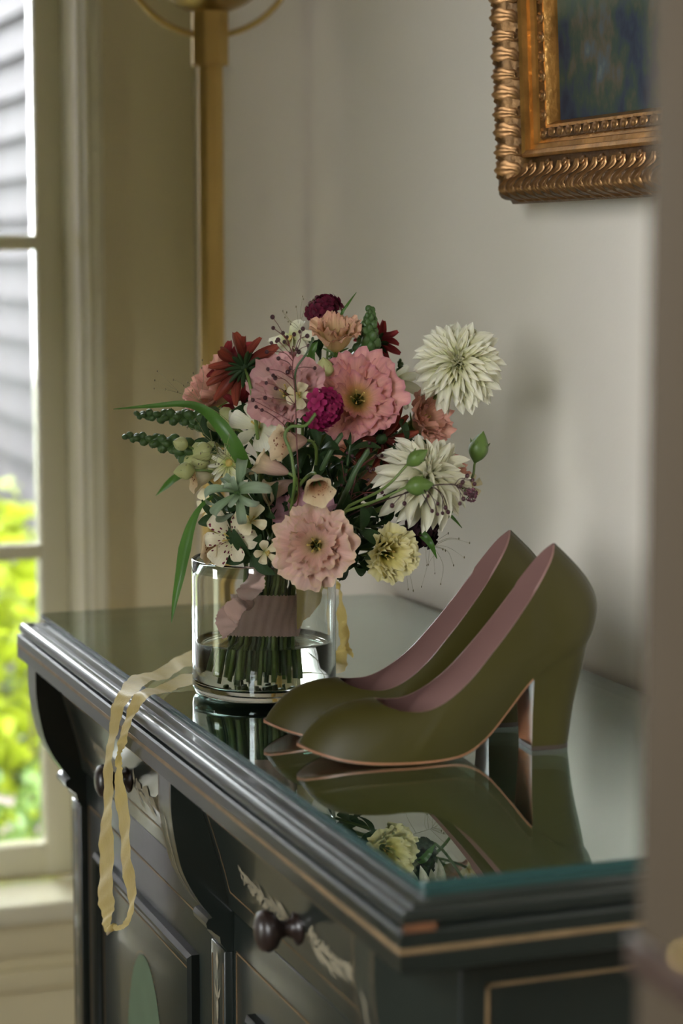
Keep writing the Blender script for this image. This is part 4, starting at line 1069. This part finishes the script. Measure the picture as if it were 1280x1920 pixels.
foxglove('mauve foxglove bell under the spotted one', 482, 866, 1.77, 62, 24, (-.85, .30, .15), 73, P_fox)
foxglove('pink foxglove bell in shade under the mauve one', 500, 925, 1.80, 60, 22, (-.8, -.35, .3), 74, P_fox)
foxglove('peach foxglove bell resting on the vase rim', 392, 1028, 1.80, 44, 26, (-.75, -.1, .5), 75)
foxglove('pale foxglove bell at the tail of the snapdragon', 362, 900, 1.84, 42, 22, (-.75, -.25, .3), 76, P_cream)
snapdragon('green snapdragon spike in bud next to the peach bloom', [(680, 690, 1.86), (690, 640, 1.845), (694, 586, 1.84)], 1.84, 44, 46, 14, 81, 3)
snapdragon('green snapdragon spike reaching out sideways under the grass blade', [(430, 800, 1.86), (360, 785, 1.88), (262, 778, 1.90)], 1.88, 40, 42, 14, 82, 3)
snapdragon('lower green snapdragon spike with pale open buds', [(400, 872, 1.84), (335, 838, 1.86), (242, 818, 1.88)], 1.86, 42, 46, 14, 83, 8)
snapdragon('small dark snapdragon tip behind the white cosmos', [(748, 740, 1.92), (752, 705, 1.92), (750, 680, 1.92)], 1.92, 16, 20, 8, 84, 0)
green_bud('lone pointed green bud sticking out beyond the white dahlia', 898, 838, 1.86, 62, (.25, .95, .1), 91, path=[(880, 905, 1.86), (820, 990, 1.86), (740, 1020, 1.84)])
green_bud('slim green bud lying across the white dahlia, upper of two', 782, 858, 1.72, 50, (.75, .55, .2), 92, path=[(720, 915, 1.73), (655, 948, 1.78)], fat=.29)
green_bud('fat green bud lying across the white dahlia, lower of two', 786, 911, 1.715, 56, (.95, .12, .2), 93, path=[(715, 935, 1.725), (650, 958, 1.78)], fat=.33)
green_bud('yellow green bud below the peach bloom at the crown', 608, 690, 1.80, 44, (-.1, .8, .4), 94, M_budp, fat=.42)
for k, (x, y, l, ax) in enumerate([(345, 884, 42, (-.9, -.1, .2)), (380, 848, 46, (-.7, -.3, .4)), (338, 832, 34, (-.6, .2, .5))]):
    green_bud(['pale yellow bud under the lower snapdragon spike', 'round pale yellow bud near the panicum grass', 'pale bud on the lower snapdragon spike'][k], x, y, 1.83, l, ax, 95+k, M_budp, name='pale_bud', fat=.40)
# curled sage bracts
Rr = px(62, 1.76); nrm = cdir(-.25, .15, 1); c = at(448, 925, 1.76)
sg = flower('sage_flower', 'silvery sage flower of curled bracts over the vase rim', c, nrm, .0018)
sgm = petal_mesh('bract', [(0, 0), (.30, .24), (.62, .34), (.86, .20), (.92, -.12), (.74, -.30)], lambda v: .15*math.sin(math.pi*min(1, v*.86+.08)), P_sage, 6, 12, cup=.8)
rnd = random.Random(5)
for i in range(12):
    O('bract', sgm, sg, T(c) @ frame(nrm) @ RZ(i*2.4) @ RY(R(-30 if i > 7 else rnd.uniform(-22, 30))) @ RX(rnd.uniform(-.5, .5)) @ S(Rr*(.6 if i > 7 else rnd.uniform(.75, 1.25))))
part('centre', MB().lathe([(0, .2*Rr), (.12*Rr, .15*Rr), (.16*Rr, .02*Rr), (0, -.1*Rr)], 10, T(c) @ frame(nrm)), M_budg, sg)
# airy dark seed sprays, fine panicum
spray('seed_spray', 'dark red seed spray on wiry red stems before the pale pink lisianthus',
      [(512, 615), (521, 637), (533, 641), (538, 632), (562, 622), (576, 630), (578, 648), (500, 660), (522, 672), (545, 690), (516, 709), (517, 728), (497, 746), (474, 750), (480, 763), (502, 692), (560, 660), (590, 690), (556, 655)],
      [(560, 905, .0), (556, 830, 0), (553, 740, 0), (548, 690, .0), (552, 660, 0)], 1.745, .0019, .00045, M_wire, SEED, 101)
spray('seed_spray', 'dark seed spray crossing the loose white dahlia',
      [(886, 900), (867, 904), (862, 944), (840, 960), (820, 964), (835, 952), (810, 958), (758, 944), (735, 948), (885, 928), (802, 930), (872, 925)],
      [(760, 925, .02), (800, 912, .0), (840, 908, 0), (862, 912, 0)], 1.715, .0019, .00045, pbr('dark_twig', (.04, .014, .012), .5), SEED, 102)
spray('seed_spray', 'dark seed spray in the shaded middle of the bouquet',
      [(618, 834), (630, 850), (660, 855), (690, 842), (700, 880), (716, 855), (648, 890), (665, 930), (700, 925), (716, 923), (640, 910), (690, 900), (735, 860)],
      [(640, 980, .0), (655, 940, 0), (668, 890, 0), (680, 862, 0)], 1.80, .0016, .0004, M_wire, SEED, 103)
spray('panicum_grass', 'fine panicum grass fanning over the white petals', [(376, 850), (390, 838), (402, 830), (415, 824), (430, 836), (392, 866), (388, 880), (400, 895), (440, 830), (372, 870), (418, 850), (410, 870), (384, 820), (350, 800), (430, 815), (440, 850), (395, 850)],
      [(470, 900, 0), (450, 880, 0), (430, 858, 0), (412, 846, 0)], 1.765, .0007, .0002, M_straw, SEEDS, 104, cat='grass', group='wispy panicum sprays')
spray('panicum_grass', 'wispy panicum grass above the peach lisianthus', [(290, 713), (325, 712), (352, 717), (333, 735), (378, 690), (362, 700), (345, 750), (310, 730)],
      [(440, 800, 0), (410, 775, 0), (385, 760, 0), (368, 748, 0)], 1.82, .0007, .00016, M_straw, SEEDS, 105, cat='grass', group='wispy panicum sprays')
spray('panicum_grass', 'wispy panicum grass rising over the crown', [(530, 583), (534, 595), (540, 603), (545, 608), (567, 556), (590, 560), (555, 575)],
      [(580, 660, 0), (568, 630, 0), (556, 610, 0)], 1.86, .0007, .00016, M_straw, SEEDS, 106, cat='grass', group='wispy panicum sprays')
spray('panicum_grass', 'wispy panicum grass hanging out beside the yellow bloom', [(840, 1000), (860, 1010), (880, 1018), (830, 1030), (870, 1045), (850, 1060), (815, 1075), (790, 1100), (765, 1105), (826, 1095), (800, 1060)],
      [(740, 1000, 0), (775, 1010, 0), (800, 1018, 0), (822, 1026, 0)], 1.86, .0007, .00016, M_straw, SEEDS, 107, cat='grass', group='wispy panicum sprays')
# strap leaves
blade('grass_leaf', 'long green grass blade arching out over the snapdragon', [(462, 880, 1.77, 24), (440, 838, 1.76, 30), (412, 796, 1.76, 26), (378, 766, 1.77, 17), (340, 757, 1.79, 12), (285, 761, 1.81, 8), (212, 767, 1.83, 1)], 1)
blade('grass_leaf', 'long green grass blade hanging down outside the vase', [(400, 930, 1.77, 6), (376, 950, 1.765, 8), (358, 985, 1.76, 17), (346, 1030, 1.755, 24), (337, 1080, 1.75, 18), (328, 1125, 1.75, 11), (321, 1168, 1.75, 1)], 2)
blade('grass_leaf', 'pale blurred grass blade behind the pale foxglove bell', [(365, 880, 1.92, 8), (330, 895, 1.95, 14), (312, 910, 1.96, 12), (292, 930, 1.97, 1)], 3)
blade('grass_leaf', 'small green leaf tip under the dark scabiosa', [(770, 985, 1.82, 6), (795, 1005, 1.81, 16), (808, 1022, 1.81, 12), (819, 1048, 1.80, 1)], 4)
blade('grass_leaf', 'thin grass blade rising above the crown', [(628, 640, 1.86, 6), (640, 590, 1.87, 6), (652, 570, 1.87, 5), (668, 548, 1.88, 1)], 5)
blade('grass_leaf', 'green leaf beside the white cosmos', [(588, 690, 1.85, 10), (580, 665, 1.85, 22), (588, 650, 1.85, 14), (596, 640, 1.85, 1)], 6)
blade('grass_leaf', 'pale grass tip below the white dahlia', [(800, 935, 1.88, 5), (830, 955, 1.89, 7), (850, 972, 1.9, 6), (866, 990, 1.9, 1)], 7)
# curving pale stems that loop in front
def wiry(label, pts, d, r_, m):
    a, b = bundle_slot(); P = catmull([at(x, y, d+dd) for x, y, dd in pts], 8)
    t_ = thing('wiry_stem', label, 'stem', b); e = P[-1]
    part('stem', MB().tube(P[:-1] + bez(e, e*2-P[-3], a+(a-b)*.8, a, 8) + [a.lerp(b, t) for t in (.4, 1)], r_, 7), m, t_)
    part('tip', MB().lathe([(0, -.0015), (.0012, -.001), (.0015, 0), (.0010, .0015), (0, .002)], 8, T(P[0])), m, t_)
wiry('pale green looping stem in front of the spotted foxglove bell', [(590, 778, .0), (572, 798, 0), (545, 800, 0), (534, 818, 0), (545, 850, 0), (552, 900, 0), (548, 940, .02)], 1.735, .0014, M_calyx)
wiry('thin dark curved stem rising from the pale pink lisianthus', [(586, 636, .0), (575, 662, 0), (556, 690, 0), (553, 722, .01), (560, 760, .05)], 1.745, .0009, M_stemd)
wiry('upright green stem crossing the shaded middle', [(690, 845, .0), (668, 880, 0), (645, 930, .01), (620, 985, .04)], 1.775, .0024, M_stemd)
wiry('slim green stem beside the upright one', [(640, 815, .0), (618, 850, 0), (600, 890, .01), (590, 940, .04)], 1.785, .0022, M_stemd)
for k, (x, y, dd, l, ax) in enumerate([(560, 860, 1.86, 120, (-.2, .6, .5)), (640, 900, 1.87, 130, (.2, .6, .5)), (720, 940, 1.86, 120, (.7, .2, .3)), (510, 900, 1.85, 110, (-.6, .2, .4)),
        (600, 830, 1.90, 130, (0, .9, .2)), (700, 880, 1.92, 120, (.5, .6, .2)), (470, 880, 1.86, 110, (-.7, .2, .3)), (690, 985, 1.82, 90, (.8, -.1, .4)), (640, 960, 1.84, 100, (.3, .2, .6)),
        (540, 970, 1.83, 90, (-.4, -.1, .6)), (600, 700, 1.92, 110, (0, .9, .1)), (480, 1030, 1.80, 60, (-.3, -.3, .7)), (760, 830, 1.92, 90, (.6, .5, .1)), (650, 880, 1.81, 110, (.1, .7, .5)), (690, 930, 1.87, 100, (.6, .2, .6)), (610, 870, 1.81, 100, (-.2, .6, .6)), (655, 985, 1.79, 80, (.5, -.2, .7)), (560, 900, 1.81, 90, (-.3, .4, .7)), (735, 950, 1.87, 90, (.8, .1, .5)), (520, 950, 1.81, 80, (-.5, .0, .7)), (500, 790, 1.84, 90, (-.2, .5, .6)), (590, 800, 1.82, 100, (.0, .7, .6)), (740, 860, 1.84, 90, (.4, .5, .5)), (660, 1020, 1.80, 70, (.3, -.6, .4)), (430, 840, 1.85, 80, (-.6, .2, .5)), (440, 960, 1.82, 70, (-.5, -.2, .6)), (420, 800, 1.92, 100, (-.8, .3, .0)), (640, 1040, 1.85, 80, (.4, -.3, .2))]):
    near = min(((672, 742, 'coral pink lisianthus'), (588, 1000, 'big blush lisianthus'), (534, 728, 'pale pink lisianthus'), (798, 893, 'loose white dahlia'), (736, 1030, 'soft yellow lisianthus'),
        (672, 868, 'shaded salmon lisianthus'), (590, 900, 'dark throated foxglove bell'), (500, 850, 'mauve foxglove bell'), (430, 850, 'panicum grass'), (448, 940, 'curled sage bracts'), (785, 985, 'blackish burgundy scabiosa'), (812, 782, 'salmon lisianthus')),
        key=lambda q: (q[0]-x)**2 + (q[1]-y)**2)[2]
    sprig('dark green leaf sprig filling the bouquet around the ' + near, x, y, dd, l, ax, 200+k)

# ================================================================== ribbons
def ruled(mb, A, B, nn=60, wave=.0015, fray=.0008, seed=1, nu=6, k=9):
    """silk strip between two edge lines, slightly rippled, with uneven edges"""
    rnd = random.Random(seed); A = catmull(A, 12); B = catmull(B, 12)
    def smp(P, t): q = t*(len(P)-1); i = min(int(q), len(P)-2); return P[i].lerp(P[i+1], q-i)
    ja = [rnd.uniform(-1, 1)*fray for _ in range(nn+1)]; jb = [rnd.uniform(-1, 1)*fray for _ in range(nn+1)]
    ph = rnd.uniform(0, 6)
    def f(u, v):
        a, b = smp(A, v), smp(B, v); d = b-a; L = max(d.length, 1e-5); i = int(round(v*nn))
        t1 = smp(A, min(1, v+.02))-smp(A, max(0, v-.02)); n = d.cross(t1); n = n.normalized() if n.length > 1e-12 else V((0, 0, 1))
        q = lerp(-ja[i]/L if u == 0 else 0, 1 + jb[i]/L, u) if u in (0, 1) else u
        return a + d*q + n*wave*(math.sin(v*k*6.28/2+u*2+ph)+.5*math.sin(v*k*9+u*5+ph))
    mb.grid(f, nu, nn)
    return mb
def silk(name, c, c2): return pbr(name, c, .55, spec=.3, sheen=.3, c2=c2, vscale=30, bump=.25, bscale=260, transl=.3)
M_yel = silk('straw_yellow_silk', (.64, .50, .17), (.50, .37, .11))
M_pnk = silk('blush_silk', (.52, .36, .30), (.40, .27, .22))
yr = thing('yellow_ribbon', 'frayed straw yellow silk ribbon trailing over the sideboard edge', 'ribbon', onz(250, 1275, ZT))
zr = ZT + .0012
def tb(x, y, h=0.0): return onz(x, y, zr + h)
def fx(x, y, X=.447): return onx(x, y, X)
# upper strand: from behind the vase, over the edge, hanging
A1 = [tb(470, 1215, .002), tb(400, 1205, .004), tb(350, 1222, .006), tb(300, 1252, .004), tb(250, 1268, .009), onx(222, 1296, .451), fx(206, 1350, .446), fx(197, 1430, .448), fx(192, 1520), fx(186, 1600), fx(185, 1680), fx(190, 1720), fx(198, 1748)]
B1 = [tb(470, 1240), tb(400, 1240), tb(350, 1252, .002), tb(310, 1272, .001), tb(272, 1284, .008), onx(240, 1318, .452), fx(219, 1372, .446), fx(211, 1440, .448), fx(211, 1520), fx(212, 1600), fx(213, 1680), fx(212, 1715), fx(203, 1750)]
part('upper_strand', ruled(MB(), A1, B1, 150, .0010, .0009, 3, 6, 16), M_yel, yr, True, False)
A2 = [tb(470, 1252), tb(410, 1258, .001), tb(350, 1264, .004), tb(300, 1284, .004), tb(262, 1296, .010), onx(238, 1330, .451), fx(226, 1376, .444), fx(218, 1420, .444), fx(216, 1470, .445), fx(221, 1540), fx(228, 1610), fx(236, 1670), fx(241, 1710), fx(228, 1733), fx(212, 1734)]
B2 = [tb(470, 1275), tb(410, 1282), tb(352, 1286, .001), tb(310, 1298, .001), tb(276, 1310, .009), onx(252, 1340, .452), fx(240, 1384, .446), fx(228, 1418, .449), fx(234, 1470, .449), fx(242, 1540), fx(247, 1610), fx(254, 1670), fx(250, 1715), fx(229, 1742), fx(210, 1743)]
part('lower_strand', ruled(MB(), A2, B2, 150, .0010, .0008, 4, 6, 14), M_yel, yr, True, False)
part('end_knot', MB().tube([fx(214, 1738), fx(206, 1742), fx(201, 1752)], [.0035, .003, .001], 7), M_yel, yr)
# the back of the loop: over the rim behind the vase and down to the glass
A3 = [at(548, 1090, 1.80), at(590, 1085, 1.85), at(622, 1082, 1.925), at(634, 1100, 1.94), at(634, 1160, 1.94), at(632, 1215, 1.935), at(612, 1240, 1.935), tb(560, 1232, .001), tb(500, 1226), tb(450, 1225)]
B3 = [at(556, 1180, 1.80), at(585, 1150, 1.84), at(610, 1110, 1.91), at(641, 1110, 1.955), at(650, 1170, 1.95), at(652, 1228, 1.945), at(640, 1262, 1.905), tb(570, 1254), tb(500, 1250), tb(450, 1250)]
part('back_loop', ruled(MB(), A3, B3, 110, .0016, .0007, 5, 6, 10), M_yel, yr, True, False)
A4 = [at(640, 1175, 1.945), at(646, 1205, 1.945), at(652, 1228, 1.94)]; B4 = [at(650, 1165, 1.95), at(654, 1205, 1.95), at(664, 1233, 1.945)]
part('tail', ruled(MB(), A4, B4, 24, .0008, .0005, 6, 4, 4), M_yel, yr, True, False)

pr_ = thing('silk_ribbon', 'sheer blush silk ribbon knotted round the flower stems', 'ribbon', TIE)
def band(u, v):
    a = 2*math.pi*u; z = lerp(.0, 1, v); c = TIE.lerp(BOT, lerp(-.24, .36, v))
    r_ = .0305 + .0012*math.sin(3*a+v*4) + .0006*math.sin(23*a+v*3) + .0010*math.sin(v*9+a)
    return c + V((r_*math.cos(a), r_*math.sin(a), .004*math.cos(a+2.0) + (.0008*math.sin(57*a) if v in (0, 1) else 0)))
part('wrap', MB().grid(band, 120, 12, True), M_pnk, pr_, True, False)
kn = at(462, 1128, 1.805)
part('knot', MB().lathe([(0, -.008), (.005, -.006), (.0075, 0), (.005, .006), (0, .008)], 14, T(kn) @ frame(cdir(.5, -.5, .4)) @ S(1, .8, 1)), M_pnk, pr_)
def puff(name, L, Rt, seed, wv=.002):
    part(name, ruled(MB(), L, Rt, 40, wv*.55, .0008, seed, 8, 3), M_pnk, pr_, True, False)
puff('loop', [at(452, 1128, 1.80), at(443, 1105, 1.79), at(458, 1092, 1.795), at(470, 1075, 1.80), at(448, 1064, 1.80)], [at(472, 1128, 1.80), at(494, 1105, 1.785), at(497, 1085, 1.785), at(492, 1064, 1.79), at(480, 1060, 1.80)], 11)
puff('tail', [at(452, 1122, 1.80), at(428, 1128, 1.785), at(408, 1150, 1.78), at(405, 1172, 1.785), at(418, 1198, 1.79)], [at(468, 1134, 1.80), at(460, 1145, 1.795), at(448, 1165, 1.79), at(440, 1180, 1.79), at(424, 1197, 1.79)], 12, .0022)
puff('loop', [at(456, 1120, 1.80), at(436, 1122, 1.782), at(420, 1140, 1.776), at(432, 1165, 1.78)], [at(466, 1136, 1.80), at(455, 1150, 1.782), at(446, 1165, 1.778), at(440, 1170, 1.785)], 13, .0016)
